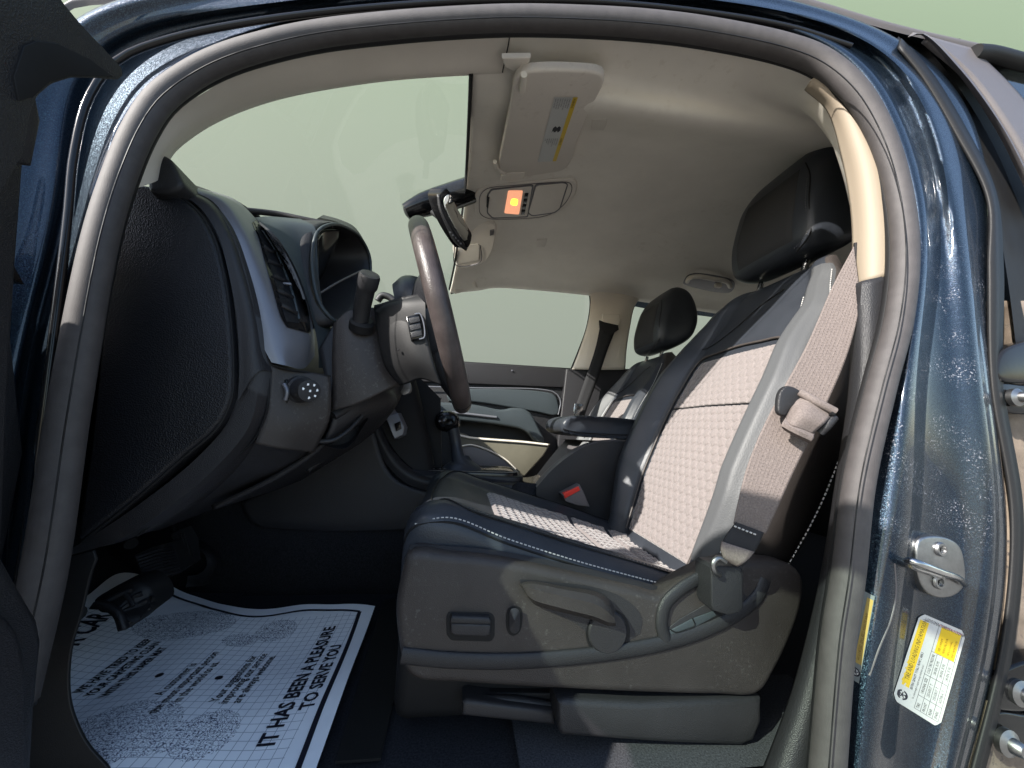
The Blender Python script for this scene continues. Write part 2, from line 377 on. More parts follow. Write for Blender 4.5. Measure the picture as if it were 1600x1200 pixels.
# dusty lower B pillar: material by region so that the dust stays where it lies
# roof: from the drip edge over the cab
top = [P(a, b, .50+.01) for a, b in [(60,60),(98,22),(190,-4),(400,-38),(800,-66),(1000,-50),(1225,-6),(1400,43),(1600,90)]]
def lift(l, y, dz): return [Vector((p.x, y, p.z+dz)) for p in l]
r0 = [P(*p) for p in [(60,320,.48),(97,24,.49),(190,4,.49),(400,-22,.495),(800,-50,.51),(1000,-38,.51),(1225,0,.50),(1400,50,.48),(1600,95,.46),(1900,160,.45)]]
r1 = [Vector((p.x+.01, p.y+.03, p.z+.018)) for p in r0]
r2 = [Vector((p.x+.02, .72, max(.30, p.z)+.075)) for p in r0]
r3 = [Vector((p.x+.02, 1.17, max(.30, p.z)+.115)) for p in r0]
r4 = [Vector((p.x+.02, 1.62, max(.30, p.z)+.085)) for p in r0]
r5 = [Vector((p.x, 1.86, p.z)) for p in r0]
for rr in (r2, r3, r4):
    for q in rr[3:]: q.x = max(q.x, -.055)
for rr, k in ((r2, 1), (r3, 1), (r4, 1)):
    rr[0] = rr[1].copy(); rr[0].x -= .02
    rr[1].x = -.07; rr[0].x = -.09; rr[2].x = -.03; rr[0].z = rr[1].z = rr[2].z = rr[3].z
surf('roof', [r0[4:], r1[4:], r2[4:], r3[4:], r4[4:], r5[4:]], 'paint', truck, nu=60, sub=6)
surf('drip_rail', [r0[:], [p+Vector((0, -.004, .010)) for p in r0], [p+Vector((0, .006, .016)) for p in r0]], 'pillar_grey', truck, nu=120, sub=4)
# outer A pillar skin on the driver side (runs down from the roof beside the windshield)
tube('ditch_moulding', PL([(0,1100,.46),(48,800,.46),(80,560,.46),(106,340,.462),(116,240,.462),(140,150,.465),(185,93,.47),(260,62,.475),(400,33,.482),(600,10,.49),(800,0,.49),(1000,8,.49),(1225,40,.475),(1330,72,.46)]), .0042, 'gloss_black', truck, n=100, seg=8)
# door seal: soft rubber bulb with a thin seam
SC = [(20,1100,.455),(68,900,.46),(108,640,.462),(158,370,.465),(190,266,.468),(218,202,.47),(250,155,.475),(300,117,.48),(350,92,.482),(420,70,.485),(500,53,.49),(600,41,.49),(700,33,.49),(800,29,.49),(900,31,.49),(1000,37,.488),(1100,49,.485),(1225,75,.475),(1282,97,.465),(1334,140,.45),(1376,210,.44),(1404,300,.43),(1414,400,.42),(1404,500,.415),(1378,600,.412),(1343,750,.41),(1325,900,.41),(1310,1000,.41),(1293,1200,.41),(1285,1300,.41)]
seal = thing('door_seal', 'thick grey rubber weather seal running round the driver door opening', 'seal', P(800, 29, .49))
prof = []
for k in range(20):
    a = 2*math.pi*k/20; r = 1.0
    if abs(k-11) < 1: r = .93
    prof.append((r*math.cos(a), r*math.sin(a)))
tube('seal_bulb', PL(SC), [.017, .0165, .0148, .0148, .0155, .0175, .0185, .0150, .0150, .0158, .0165], 'rubber', seal, n=220, prof=prof, up=(0, -1, 0))
off = lambda dx, dy, dY: PL([(p[0]+dx*(1 if p[0] > 800 else -1), p[1], p[2]+dY) for p in SC])
def inset(L_, d, dY):   # shift a pixel path sideways by d pixels (towards the inside of the loop)
    o = []
    for i, p in enumerate(L_):
        a = L_[max(0, i-1)]; b = L_[min(len(L_)-1, i+1)]; tx, ty = b[0]-a[0], b[1]-a[1]; l = math.hypot(tx, ty)
        o.append((p[0]-ty/l*d, p[1]+tx/l*d, p[2]+dY))
    return o
tube('seal_lip', PL(inset(SC, 20, .014)), .0075, 'rubber_black', seal, n=200, seg=10)
tube('seal_seam', PL(inset(SC, -2, -.0205)), .0008, 'rubber_black', seal, n=220, seg=6)
surf('seal_flange', [PL(inset(SC, -17, .006)), PL(inset(SC, -24, .010)), PL(inset(SC, -27, .018))], 'rubber', seal, nu=200, sub=3)

left_ = [p for p in SC if p[0] < 320]
surf('a_pillar_inner', [PL(inset(left_, 14, .055)), PL(inset(left_, -30, .055)), PL(inset(left_, -130, .055))], 'black', truck, nu=60, cross=False, nv=1, thick=.006)  # black sheet added to keep sun from leaking in past the pillar
# interior A pillar trim and headliner
ptrim = surf('a_pillar_trim', [PL([(196,300,.49),(212,240,.49),(245,188,.50),(310,150,.51),(370,116,.51),(500,80,.515),(650,56,.52),(800,42,.52)]),
    PL([(240,285,.53),(250,244,.53),(285,202,.54),(335,165,.545),(400,140,.55),(530,108,.555),(660,90,.56),(796,80,.56)]),
    PL([(252,278,.57),(262,243,.57),(300,208,.58),(350,180,.58),(430,152,.585),(560,128,.59),(670,118,.595),(788,112,.60)]),
    PL([(258,278,.60),(268,246,.60),(306,212,.61),(356,184,.61),(436,156,.615),(566,132,.62),(676,121,.63),(788,116,.63)])], 'beige', truck, nu=80, sub=6)
# headliner in world rows
def hrow(pxf, pyf, Y, zc, xb=1.72, dip=0.0):
    a = P(pxf, pyf, Y); o = [a]
    for k, x in enumerate((.04, .12, .30, .55, .85, 1.2, xb)):
        if x <= a.x+.02: continue
        t = smooth01((x-a.x)/.28); z = a.z+(zc-a.z)*t-max(0, x-.75)*.06-dip*smooth01((x-.3)/.9)
        o.append(Vector((x, Y, z)))
    return o
nr = PL([(770,44,.525),(850,40,.525),(930,42,.525),(1020,48,.52),(1120,62,.51),(1225,88,.50),(1275,112,.49),(1310,150,.48),(1338,220,.47),(1352,330,.46)])
n2 = PL([(741,113,.60),(850,108,.605),(930,107,.605),(1020,118,.60),(1110,132,.59),(1190,145,.58),(1245,165,.565),(1285,205,.55),(1315,270,.53),(1335,360,.51)])
def hr(Y, pf, zc): return hrow(pf[0], pf[1], Y, zc)
rows = [nr, n2, hr(.66, (735, 124+20), .655), hr(.80, (732, 200), .725), hr(.98, (730, 262), .755), hr(1.15, (728, 302), .765), hr(1.35, (722, 355), .755), hr(1.55, (714, 408), .735), hr(1.70, (706, 447), .715), hr(1.765, (703, 458), .690)]
headl = surf('headliner', rows, 'headliner', None, nu=110, sub=7, thick=.004, toff=1)
tag(headl, 'beige cloth headliner lining the cab roof', kind='structure'); headl.name = 'ceiling'
HB = bvh_of(headl)
def hd(px, py, off=.002, Y=.9): return drape(px, py, HB, off, Y)
tube('trim_joint', PL([(797,44,.518),(795,66,.54),(790,90,.56),(785,113,.59)]), .0012, 'rubber_black', truck, n=20, seg=6)
tube('windshield_header_seal', PL([(736,116,.60),(733,180,.74),(729,262,.97),(726,302,1.14),(719,355,1.34),(711,408,1.54),(702,452,1.70)]), .004, 'black', truck, n=60, seg=8)
# roof light coming through beyond the headliner is stopped by the roof skin; back wall and passenger side of the cab
mk('cab_back_wall', [(1.74, .42, -.5), (1.74, 1.86, -.5), (1.74, 1.86, .75), (1.74, .42, .72)], [(0, 1, 2, 3)], 'fabric_dark', truck, thick=.03)
# windshield
ws = surf('windshield', [PL([(250,250,.575),(300,212,.585),(350,183,.59),(430,154,.595),(560,129,.60),(737,113,.605)]),
     [Vector((-.57,.90,.36)), Vector((-.50,.90,.43)), Vector((-.43,.9,.49)), Vector((-.34,.9,.56)), Vector((-.22,.90,.65)), P(731,240,.90)],
     [Vector((-.58,1.4,.36)), Vector((-.51,1.4,.43)), Vector((-.44,1.4,.49)), Vector((-.35,1.4,.56)), Vector((-.23,1.40,.65)), P(720,368,1.40)],
     [Vector((-.48,1.76,.36)), Vector((-.42,1.76,.42)), Vector((-.36,1.76,.47)), Vector((-.28,1.76,.53)), Vector((-.18,1.76,.60)), P(702,458,1.74)]], 'glass', truck, nu=30, sub=5)
# short visible end of the passenger A pillar trim
surf('passenger_pillar_end', [PL([(712,426,1.66),(728,422,1.66),(741,428,1.67)]), PL([(710,440,1.70),(732,438,1.70),(745,446,1.71)]), PL([(710,457,1.76),(730,452,1.76),(748,447,1.76)])], 'beige', truck, nu=14, sub=4, thick=.01)
# driver B pillar trims
surf('b_pillar_upper_trim', [PL([(1262,136,.50),(1296,168,.49),(1320,245,.485),(1335,335,.48),(1338,452,.475)]), PL([(1272,122,.48),(1312,158,.47),(1345,240,.46),(1360,335,.455),(1362,440,.45)]), PL([(1290,112,.475),(1340,170,.465),(1376,250,.45),(1392,335,.445),(1392,432,.44)])], 'beige_warm', truck, nu=50, sub=6, thick=.006, toff=1)
surf('b_pillar_lower_trim', [PL([(1338,448,.474),(1334,600,.468),(1312,760,.465),(1290,900,.465),(1246,1080,.465),(1190,1230,.465)]), PL([(1350,441,.452),(1346,600,.448),(1322,760,.445),(1302,900,.445),(1262,1080,.445),(1215,1230,.445)]), PL([(1392,430,.442),(1378,560,.438),(1352,720,.435),(1336,850,.435),(1318,1000,.435),(1296,1230,.435)])], 'plastic_dark', truck, nu=70, sub=6, thick=.006, toff=1)
tube('trim_edge_gasket', PL([(1337,380,.472),(1338,500,.47),(1326,680,.466),(1300,850,.463),(1275,960,.463)]), .0028, 'black', truck, n=40, seg=8)
# sill trim at lower left, under the dash end
plate('kick_panel', PL([(40,850),(100,872),(150,862),(140,900),(126,960),(111,1010),(106,1060),(110,1105),(132,1158),(178,1225),(-40,1240)], .53), (0, .003, 0), 'rubber_black', truck, .001, spl=60)
# striker
st = thing('door_striker', 'bright metal door striker loop screwed to the blue pillar', 'striker', drape(1470, 885))
base_ = [drape(*p, off=.001) for p in [(1436,845),(1452,838),(1485,842),(1502,856),(1509,885),(1508,915),(1495,930),(1470,935),(1448,925),(1438,905),(1433,880)]]
yb = sum(p.y for p in base_)/len(base_)
plate('striker_plate', [P(a, b, yb-.006) for a, b in [(1436,845),(1452,838),(1485,842),(1502,856),(1509,885),(1508,915),(1495,930),(1470,935),(1448,925),(1438,905),(1433,880)]], (0, .014, 0), 'steel', st, .0025, spl=40)
tube('striker_loop', [P(1505,912,yb-.004), P(1496,903,yb-.016), P(1468,893,yb-.028), P(1434,880,yb-.032), P(1421,876,yb-.028), P(1424,884,yb-.020), P(1450,893,yb-.010), P(1470,900,yb-.004)], .0042, 'chrome', st, n=48, seg=14)
for (a, b) in ((1469, 858), (1466, 909)):
    lathe('screw', P(a, b, yb-.0065), (0, -1, 0), [(-.002, .0088), (.001, .0088), (.0028, .0074), (.0028, .0050), (.0008, .0044)], 'steel', st, 24)
    for q in range(3): box('screw_slot', P(a, b, yb-.0082), (.0010, .0006, .0072), 'black', st, rot=Matrix.Rotation(q*math.pi/3, 3, 'Y'))
# labels on the pillar -----------------------------------------
def quad(c, off=.0016, bv=RB):
    """c = 4 pixel corners: start of baseline top, end of baseline top, end bottom, start bottom; fn(x along text 0..1, y 0..1 downwards)"""
    def fn(x, y, o=0.0):
        ax = c[0][0]+(c[1][0]-c[0][0])*x; ay = c[0][1]+(c[1][1]-c[0][1])*x
        bx = c[3][0]+(c[2][0]-c[3][0])*x; by = c[3][1]+(c[2][1]-c[3][1])*x
        return drape(ax+(bx-ax)*y, ay+(by-ay)*y, bv, off+o)
    return fn
def qpatch(name, fn, x0, x1, y0, y1, m, parent, o=0.0, nx=10, ny=6, r=0.0):
    V = []; Fc = []
    for j in range(ny+1):
        for i in range(nx+1):
            x = i/nx; y = j/ny
            if r:
                # rounded corners by pulling corner points in
                if (i in (0, nx)) and (j in (0, ny)): x = r*.35 if i == 0 else 1-r*.35; y = r*.9 if j == 0 else 1-r*.9
            V.append(fn(x0+(x1-x0)*x, y0+(y1-y0)*y, o))
    for j in range(ny):
        for i in range(nx): a = j*(nx+1)+i; Fc.append((a, a+1, a+nx+2, a+nx+1))
    return mk(name, V, Fc, m, parent, True)
def qtext(name, s, fn, x, y, h, m, parent, aspect, wide=.8, o=.0004, bold=0.0):
    # x,y = left of baseline in label coordinates, h = letter height in label y units, aspect = label width/height
    return text(name, s, m, parent, lambda a, b: fn(x+a*h*1.35/aspect, y-b*h*1.35, o), 1.0, wide, bold, res=1)
def qline(fn, x0, y0, x1, y1, w, aspect, m, parent, o=.0003, name='table_rule'):
    n = 10; V = []; Fc = []
    for i in range(n+1):
        t = i/n; x = x0+(x1-x0)*t; y = y0+(y1-y0)*t
        if x0 == x1: V += [fn(x-w/2/aspect, y, o), fn(x+w/2/aspect, y, o)]
        else: V += [fn(x, y-w/2, o), fn(x, y+w/2, o)]
    for i in range(n): Fc.append((2*i, 2*i+1, 2*i+3, 2*i+2))
    return mk(name, V, Fc, m, parent, False)
tl = thing('tire_information_label', 'white and yellow tire and loading information label on the blue door pillar', 'label', drape(1450, 1048))
fq = quad([(1394,1092),(1438,957),(1510,988),(1468,1138)])
A_ = 1.85
qpatch('label_card', fq, 0, 1, 0, 1, 'label_white', tl, 0, 16, 10, r=.06)
qpatch('yellow_band', fq, .20, .93, .045, .235, 'yellow', tl, .0003)
qtext('lettering', 'TIRE AND LOADING INFORMATION', fq, .27, .19, .095, 'ink', tl, A_, .60)
qpatch('yellow_panel', fq, .67, .95, .50, .92, 'yellow', tl, .0003)
for k, s in enumerate(('SEE OWNER', 'MANUAL FOR', 'ADDITIONAL', 'INFORMATION')): qtext('lettering', s, fq, .70, .60+k*.095, .05, 'ink_brown', tl, A_, .7)
qtext('lettering', 'SEATING CAPACITY  TOTAL 5  FRONT 2  REAR 3', fq, .20, .305, .052, 'ink_grey', tl, A_, .50, bold=.02)
qtext('lettering', 'The combined weight of occupants and cargo should never exceed', fq, .12, .385, .045, 'ink_grey', tl, A_, .42)
for k, (a, b, c) in enumerate((('TIRE', 'ORIGINAL SIZE', 'COLD TIRE PRESSURE'), ('FRONT', '255/65R17  T', '240 KPA, 35 PSI'), ('REAR', '255/65R17  T', '240 KPA, 35 PSI'), ('SPARE', '265/70R16  T', '240 KPA, 35 PSI'))):
    y = .53+k*.125; qtext('lettering', a, fq, .06, y, .062, 'ink', tl, A_, .62); qtext('lettering', b, fq, .22, y, .062, 'ink', tl, A_, .55); qtext('lettering', c, fq, .46 if k else .44, y, .062, 'ink', tl, A_, .48)
for y in (.44, .565, .69, .815, .94): qline(fq, .045, y, .96 if y in (.44, .94) else .67, y, .007, A_, 'ink_grey', tl)
for x in (.045, .19, .42): qline(fq, x, .44, x, .94, .007, A_, 'ink_grey', tl)
qline(fq, .67, .44, .67, .94, .007, A_, 'ink_grey', tl); qline(fq, .96, .44, .96, .94, .007, A_, 'red', tl)
def ringmark(fn, cx, cy, r, asp, parent, m='ink'):
    for (ri, ro, mm) in ((0, 1.0, m), (0, .68, 'label_white')):
        n = 24; V = [fn(cx, cy, .0003 if ro == 1 else .0005)]; Fc = []
        for k in range(n): a = 2*math.pi*k/n; V.append(fn(cx+math.cos(a)*r*ro/asp*.8, cy+math.sin(a)*r*ro, .0003 if ro == 1 else .0005))
        for k in range(n): Fc.append((0, 1+k, 1+(k+1) % n))
        mk('tyre_symbol', V, Fc, mm, parent, False)
    for q in range(5):
        a = 2*math.pi*q/5; x0, y0 = cx, cy; V = []
        for s, t in ((-.1, 0), (.1, 0), (.1, .6), (-.1, .6)):
            dx = (math.cos(a)*t-math.sin(a)*s)*r; dy = (math.sin(a)*t+math.cos(a)*s)*r; V.append(fn(cx+dx/asp*.8, cy+dy, .0007))
        mk('tyre_symbol_spoke', V, [(0, 1, 2, 3)], m, parent, False)
ringmark(fq, .10, .155, .115, A_, tl)
qtext('lettering', '1GCGSCEN4J1337708', fq, .0, 0, .001, 'ink_grey', tl, A_) if False else None
fv = quad([(1440,960),(1508,990),(1506,997),(1437,967)])
qtext('lettering', '1GDDSMACN8B2KA-1132968', fv, .10, .9, .75, 'ink_grey', tl, 9.0, .62)
al = thing('airbag_label', 'faded yellow and clear label half hidden behind the door seal', 'label', drape(1350, 990))
fa = quad([(1342,1068),(1367,932),(1336,916),(1304,1045)])
qpatch('label_card', fa, 0, 1, 0, 1.15, 'label_grey', al, 0, 12, 6)
qpatch('yellow_band', fa, .20, .95, .03, .34, 'ochre', al, .0003); qpatch('yellow_panel', fa, .78, .97, .62, 1.1, 'ochre', al, .0003)
qtext('lettering', 'MOTORIZED SEAT BELT VEHICLE INFO', fa, .24, .27, .13, 'ink_brown', al, 3.4, .60)
for k in range(4): qtext('lettering', ['MFD BY THE MOTORS CORP  DATE 07/17', 'GVWR  GAWR FRT  GAWR RR', 'THIS VEHICLE CONFORMS TO ALL', 'APPLICABLE SAFETY STANDARDS'][k], fa, .22, .50+k*.16, .09, 'label_white', al, 3.4, .6)
ringmark(fa, .10, .22, .20, 3.4, al, 'ink')
# rubber grommet strip beside the labels
tube('pillar_flange_edge', [drape(*p, off=-.001) for p in [(1397,880),(1399,930),(1392,965),(1374,1010),(1358,1055)]], .0014, 'pillar_grey', truck, n=30, seg=8)

# ================================================================ REAR DOOR (right edge)
rd = thing('rear_door', 'rear door edge with black seal channel, grey applique and hinges at the right edge of the photo', 'door', P(1590, 600, .42))
surf('seal_channel', [PL([(1402,60,.47),(1445,105,.46),(1500,190,.45),(1548,300,.44),(1572,420,.43),(1590,560,.43)]), PL([(1410,52,.50),(1460,105,.49),(1522,190,.48),(1572,300,.47),(1600,400,.47),(1630,520,.47)]), PL([(1424,50,.50),(1480,112,.48),(1546,215,.48),(1592,320,.47),(1630,430,.47),(1660,520,.47)])], 'black', rd, nu=60, sub=5)
surf('weather_strip', [PL([(1404,64,.462),(1448,112,.452),(1503,200,.442),(1550,300,.434),(1562,420,.43),(1562,600,.43),(1592,800,.425),(1578,1000,.425),(1522,1240,.425)]), PL([(1402,76,.452),(1440,125,.446),(1490,210,.438),(1540,310,.425),(1542,420,.42),(1546,600,.42),(1577,800,.415),(1563,1000,.415),(1505,1240,.415)])], 'rubber_black', rd, nu=90, sub=4, thick=.004)
surf('chrome_moulding', [PL([(1418,58,.47),(1428,50,.465),(1490,108,.455),(1548,190,.45),(1590,270,.445),(1640,390,.44)]), PL([(1424,56,.455),(1440,52,.45),(1500,108,.44),(1560,190,.436),(1602,268,.432),(1650,380,.43)]), PL([(1446,52,.462),(1455,58,.46),(1512,115,.452),(1572,200,.446),(1612,275,.44),(1660,380,.44)])], 'pillar_grey', rd, nu=50, sub=5)
surf('gap', [PL([(1447,54,.47),(1512,118,.46),(1572,202,.45),(1640,330,.45)]), PL([(1452,54,.48),(1520,116,.47),(1580,200,.46),(1650,325,.46)])], 'black', rd, nu=30, cross=False, nv=2)
surf('window_applique', [PL([(1450,56,.455),(1516,113,.445),(1578,198,.436),(1640,310,.43)]), PL([(1485,66,.46),(1556,128,.45),(1620,215,.44),(1670,300,.44)]), PL([(1523,76,.465),(1592,145,.455),(1650,220,.45),(1700,290,.45)])], 'pillar_grey', rd, nu=40, sub=5, thick=.01)
tube('window_seal', PL([(1522,82,.462),(1545,84,.462),(1600,98,.462),(1680,118,.462)]), .012, 'rubber_black', rd, n=24)
surf('window_glass', [PL([(1535,100,.47),(1590,112,.47),(1680,130,.47)]), PL([(1600,165,.47),(1640,200,.47),(1700,260,.47)])], 'glass_tint', rd, nu=12, cross=False, nv=3)
surf('hinge_pillar', [PL([(1550,470,.43),(1550,600,.43),(1580,800,.425),(1566,1000,.425),(1508,1240,.425)]), PL([(1565,470,.455),(1566,600,.455),(1594,800,.45),(1580,1000,.45),(1525,1240,.45)]), PL([(1590,470,.45),(1592,600,.455),(1618,800,.45),(1605,1000,.45),(1550,1240,.45)]), PL([(1700,470,.46),(1700,600,.46),(1700,800,.46),(1700,1000,.46),(1680,1240,.46)])], 'rust_steel', rd, nu=60, sub=6, thick=.01)
for (q, cx, cy, s) in ((0, 1582, 585, 1.0), (1, 1582, 1098, 1.25)):
    hg = plate('hinge', [P(cx+a*s, cy+b*s, .42) for a, b in [(-22,5),(-20,-28),(-2,-44),(60,-52),(60,0),(-4,12)]], (0, .02, 0), 'gloss_black', rd, .004, spl=36)
    plate('hinge_leaf', [P(cx+a*s, cy+b*s, .425) for a, b in [(-20,14),(20,16),(60,14),(60,52),(-8,58),(-22,40)]], (0, .02, 0), 'gloss_black', rd, .004, spl=36)
    for (a, b) in (((6, 36),) if q == 0 else ((10, -12), (-6, 50))):
        lathe('hinge_bolt', P(cx+a*s, cy+b*s, .418), (0, -1, 0), [(-.004, .0125*s), (.002, .0125*s), (.004, .009*s), (.005, .0075*s), (.013, .0065*s), (.015, .005*s)], 'steel', rd, 24)
surf('pillar_filler', [PL([(1300,100,.52),(1400,200,.50),(1420,400,.48),(1400,700,.47),(1340,1000,.47),(1310,1230,.47)]), PL([(1500,60,.50),(1640,200,.50),(1700,400,.49),(1700,700,.49),(1700,1000,.49),(1700,1230,.49)])], 'black', truck, nu=30, cross=False, nv=2)
box('outer_panel', (1.35, .44, -.20), (.95, .05, .75), 'paint', rd, .01)
box('sill_panel', (.55, .50, -.62), (2.6, .12, .28), 'paint', truck, .03)
# ================================================================ FLOOR, FOOTWELL
tag(surf('floor', [[Vector((x, y, -.437)) for x in (-.55, 0, .6, 1.2, 1.75)] for y in (.49, .8, 1.2, 1.8)], 'carpet', None, nu=8, cross=False, nv=1), 'dark carpeted cab floor', kind='structure')
surf('toe_board', [[Vector((-1.05, y, .20)), Vector((-1.0, y, -.05)), Vector((-.92, y, -.22)), Vector((-.78, y, -.36)), Vector((-.66, y, -.42)), Vector((-.5, y, -.432))] for y in (.50, .8, 1.06)], 'carpet', truck, nu=24, cross=False, nv=1)
mk('footwell_far_side', [Vector(v) for v in ((-1.05, 1.04, -.45), (.30, 1.04, -.45), (.30, 1.04, -.16), (-.4, 1.05, -.1), (-1.05, 1.05, .2))], [(0, 1, 2, 3, 4)], 'carpet', truck, thick=.02)
mk('cowl_side', [Vector(v) for v in ((-1.05,.548,-.5),(-.525,.548,-.5),(-.525,.56,-.10),(-.56,.56,.30),(-1.05,.56,.30))], [(0,1,2,3,4)], 'black', truck, thick=.01)  # black wall added to stop sun leaking onto the mat
# rubber heel pad beside the paper mat and grey carpet strip by the rails
mk('carpet_strip', [Vector(v) for v in ((.10, .49, -.425), (.62, .49, -.425), (.62, .66, -.425), (.10, .66, -.425))], [(0, 1, 2, 3)], 'carpet_grey', truck)
plate('heel_pad', [Vector(v) for v in ((-.13, .54, -.428), (-.075, .54, -.428), (-.085, .98, -.428), (-.16, .98, -.428))], (0, 0, .004), 'rubber_black', truck, .001)

# ---------------------------------------------------------------- paper mat
def fz(x, y):
    base = -.416
    base += .30*max(0, -.50-x)**1.35
    w = .0045*math.sin(x*21+y*6)+.003*math.sin(y*17-x*9+1.0)
    lift = .020*math.exp(-((x+.36)/.13)**2)*smooth01((y-.78)/.18)          # far edge rises in a wave
    return base+w+.006*math.exp(-((x+.33)/.05)**2)*smooth01((y-.74)/.2)+.012*math.exp(-((x+.22)/.09)**2)*smooth01((y-.74)/.2)
def PM(px, py):
    z = -.42
    for _ in range(12):
        d = ray(px, py); w = d*(z/d.z); z = .5*z+.5*fz(w.x, w.y)
    return Vector((w.x, w.y, z))
def onmat(x, y, o=.0010): return Vector((x, y, fz(x, y)+o))
E_far = [PM(*p) for p in [(586,947),(530,944),(480,944),(380,950),(300,930),(245,905),(190,895),(130,935)]]
E_near = [PM(*p) for p in [(430,1370),(340,1350),(250,1290),(190,1235),(150,1180),(120,1130),(108,1080),(105,1000)]]
V = []; Fc = []; nu_, nv_ = 90, 70
fa_ = crom(E_far, nu_); ne_ = crom(E_near, nu_)
for j in range(nv_):
    for i in range(nu_):
        q = ne_[i].lerp(fa_[i], j/(nv_-1)); V.append(Vector((q.x, q.y, fz(q.x, q.y))))
for j in range(nv_-1):
    for i in range(nu_-1): a = j*nu_+i; Fc.append((a, a+1, a+nu_+1, a+nu_))
def mat_paper():
    m = bpy.data.materials.new('printed_white_paper'); m.use_nodes = True; n = m.node_tree.nodes; L = m.node_tree.links; b = n['Principled BSDF']
    b.inputs['Roughness'].default_value = .38
    tc = n.new('ShaderNodeTexCoord'); sp = n.new('ShaderNodeSeparateXYZ'); L.new(tc.outputs['Object'], sp.inputs[0])
    def ma(op, a, bb=None, c=None):
        x = n.new('ShaderNodeMath'); x.operation = op
        for k, v in enumerate((a, bb, c)):
            if v is None: continue
            if hasattr(v, 'is_output'): L.new(v, x.inputs[k])
            else: x.inputs[k].default_value = v
        return x.outputs[0]
    # print is laid out in the mat's own plane: x front-rear, y across the cab
    G = .0135
    lx = ma('LESS_THAN', ma('PINGPONG', ma('ADD', sp.outputs[0], 5.0), G/2), .00042)
    ly = ma('LESS_THAN', ma('PINGPONG', ma('ADD', sp.outputs[1], 5.003), G/2), .00042)
    grid = ma('MAXIMUM', lx, ly)
    inx = ma('MULTIPLY', ma('LESS_THAN', sp.outputs[0], MB['x1']), ma('LESS_THAN', sp.outputs[1], MB['y1']))
    grid = ma('MULTIPLY', ma('MULTIPLY', grid, inx), .62)
    t = n.new('ShaderNodeTexNoise'); t.inputs['Scale'].default_value = 330; t.inputs['Detail'].default_value = 0; L.new(tc.outputs['Object'], t.inputs['Vector'])
    dots = ma('MULTIPLY', ma('LESS_THAN', ma('ABSOLUTE', ma('SUBTRACT', t.outputs[0], .5)), .055), 1.0)
    foot = None
    for (cx, cy, rx, ry) in MB['feet']:
        ex = ma('DIVIDE', ma('SUBTRACT', sp.outputs[0], cx), rx); ey = ma('DIVIDE', ma('SUBTRACT', sp.outputs[1], cy), ry)
        r2 = ma('ADD', ma('MULTIPLY', ex, ex), ma('MULTIPLY', ey, ey)); f_ = ma('LESS_THAN', ma('ADD', r2, ma('MULTIPLY', t.outputs[0], .25)), 1.12)
        foot = f_ if foot is None else ma('MAXIMUM', foot, f_)
    ink = ma('MAXIMUM', grid, ma('MULTIPLY', ma('MULTIPLY', dots, foot), .95))
    x = n.new('ShaderNodeMix'); x.data_type = 'RGBA'; x.inputs[6].default_value = (.90, .905, .92, 1); x.inputs[7].default_value = (.03, .04, .09, 1)
    L.new(ink, x.inputs[0]); L.new(x.outputs[2], b.inputs['Base Color'])
    t2 = n.new('ShaderNodeTexNoise'); t2.inputs['Scale'].default_value = 14; t2.inputs['Detail'].default_value = 5; L.new(tc.outputs['Object'], t2.inputs['Vector'])
    bp = n.new('ShaderNodeBump'); bp.inputs['Strength'].default_value = .5; bp.inputs['Distance'].default_value = .006; L.new(t2.outputs[0], bp.inputs['Height']); L.new(bp.outputs[0], b.inputs['Normal'])
    return m
c0 = PM(586, 947); cB = PM(560, 957)
MB = dict(x1=cB.x, y1=cB.y, feet=[])
for (px, py, rx, ry) in ((290, 975, .088, .050), (375, 1000, .03, .02), (432, 985, .036, .034), (178, 1142, .072, .060), (240, 1150, .045, .03), (322, 1145, .036, .042)):
    w = PM(px, py); MB['feet'].append((w.x, w.y, rx, ry))
mt = mk('paper_floor_mat', V, Fc, mat_paper(), None, True)
tag(mt, 'white printed paper floor mat lying on the driver footwell carpet under the pedals', 'floor mat')
# border line and print on the paper
def strip(name, pts, w, m, parent, o=.0009, n=80):
    q = crom(pts, n); V = []; Fc = []
    for i, p in enumerate(q):
        t = (q[min(i+1, n-1)]-q[max(i-1, 0)]); t.z = 0; t.normalize(); s = Vector((-t.y, t.x, 0))*w/2
        for a in (p-s, p+s): V.append(onmat(a.x, a.y, o))
    for i in range(n-1): Fc.append((2*i, 2*i+1, 2*i+3, 2*i+2))
    return mk(name, V, Fc, m, parent, True)
strip('border_line', [PM(*p) for p in [(562,956),(520,954),(480,954),(380,963),(300,942),(245,917),(225,905)]], .006, 'ink', mt)
strip('border_line', [PM(*p) for p in [(562,956),(530,1040),(500,1110),(466,1200),(430,1290)]], .0075, 'ink', mt)
def mline(s, a, b, h, wide=None, bold=.012):
    """one printed line whose baseline runs from pixel a to pixel b"""
    A = PM(*a); B = PM(*b); d = Vector((B.x-A.x, B.y-A.y, 0)); Ld = d.length; d.normalize(); u = Vector((-d.y, d.x, 0))
    cu = bpy.data.curves.new('t', 'FONT'); cu.body = s; t = bpy.data.objects.new('t', cu); COL.objects.link(t); bpy.context.view_layer.update(); w = t.dimensions.x; bpy.data.objects.remove(t)
    sx = Ld/w; sy = h/.70
    return text('printed_words', s, 'ink', mt, lambda x, y: onmat(*( (A+d*(x*sx)+u*(y*sy)).xy ), .0012), 1.0, 1.0, bold, res=2, maxlen=.35)
mline('IT HAS BEEN A PLEASURE', (427,1167), (524,980), .021, bold=.03)
mline('TO SERVE YOU', (488,1108), (534,1008), .019, bold=.03)
mline('WE HAVE TRIED TO KEEP', (127,1084), (238,1000), .0125, bold=.03)
mline('YOUR CARPETING CLEAN', (144,1089), (252,1004), .0125, bold=.03)
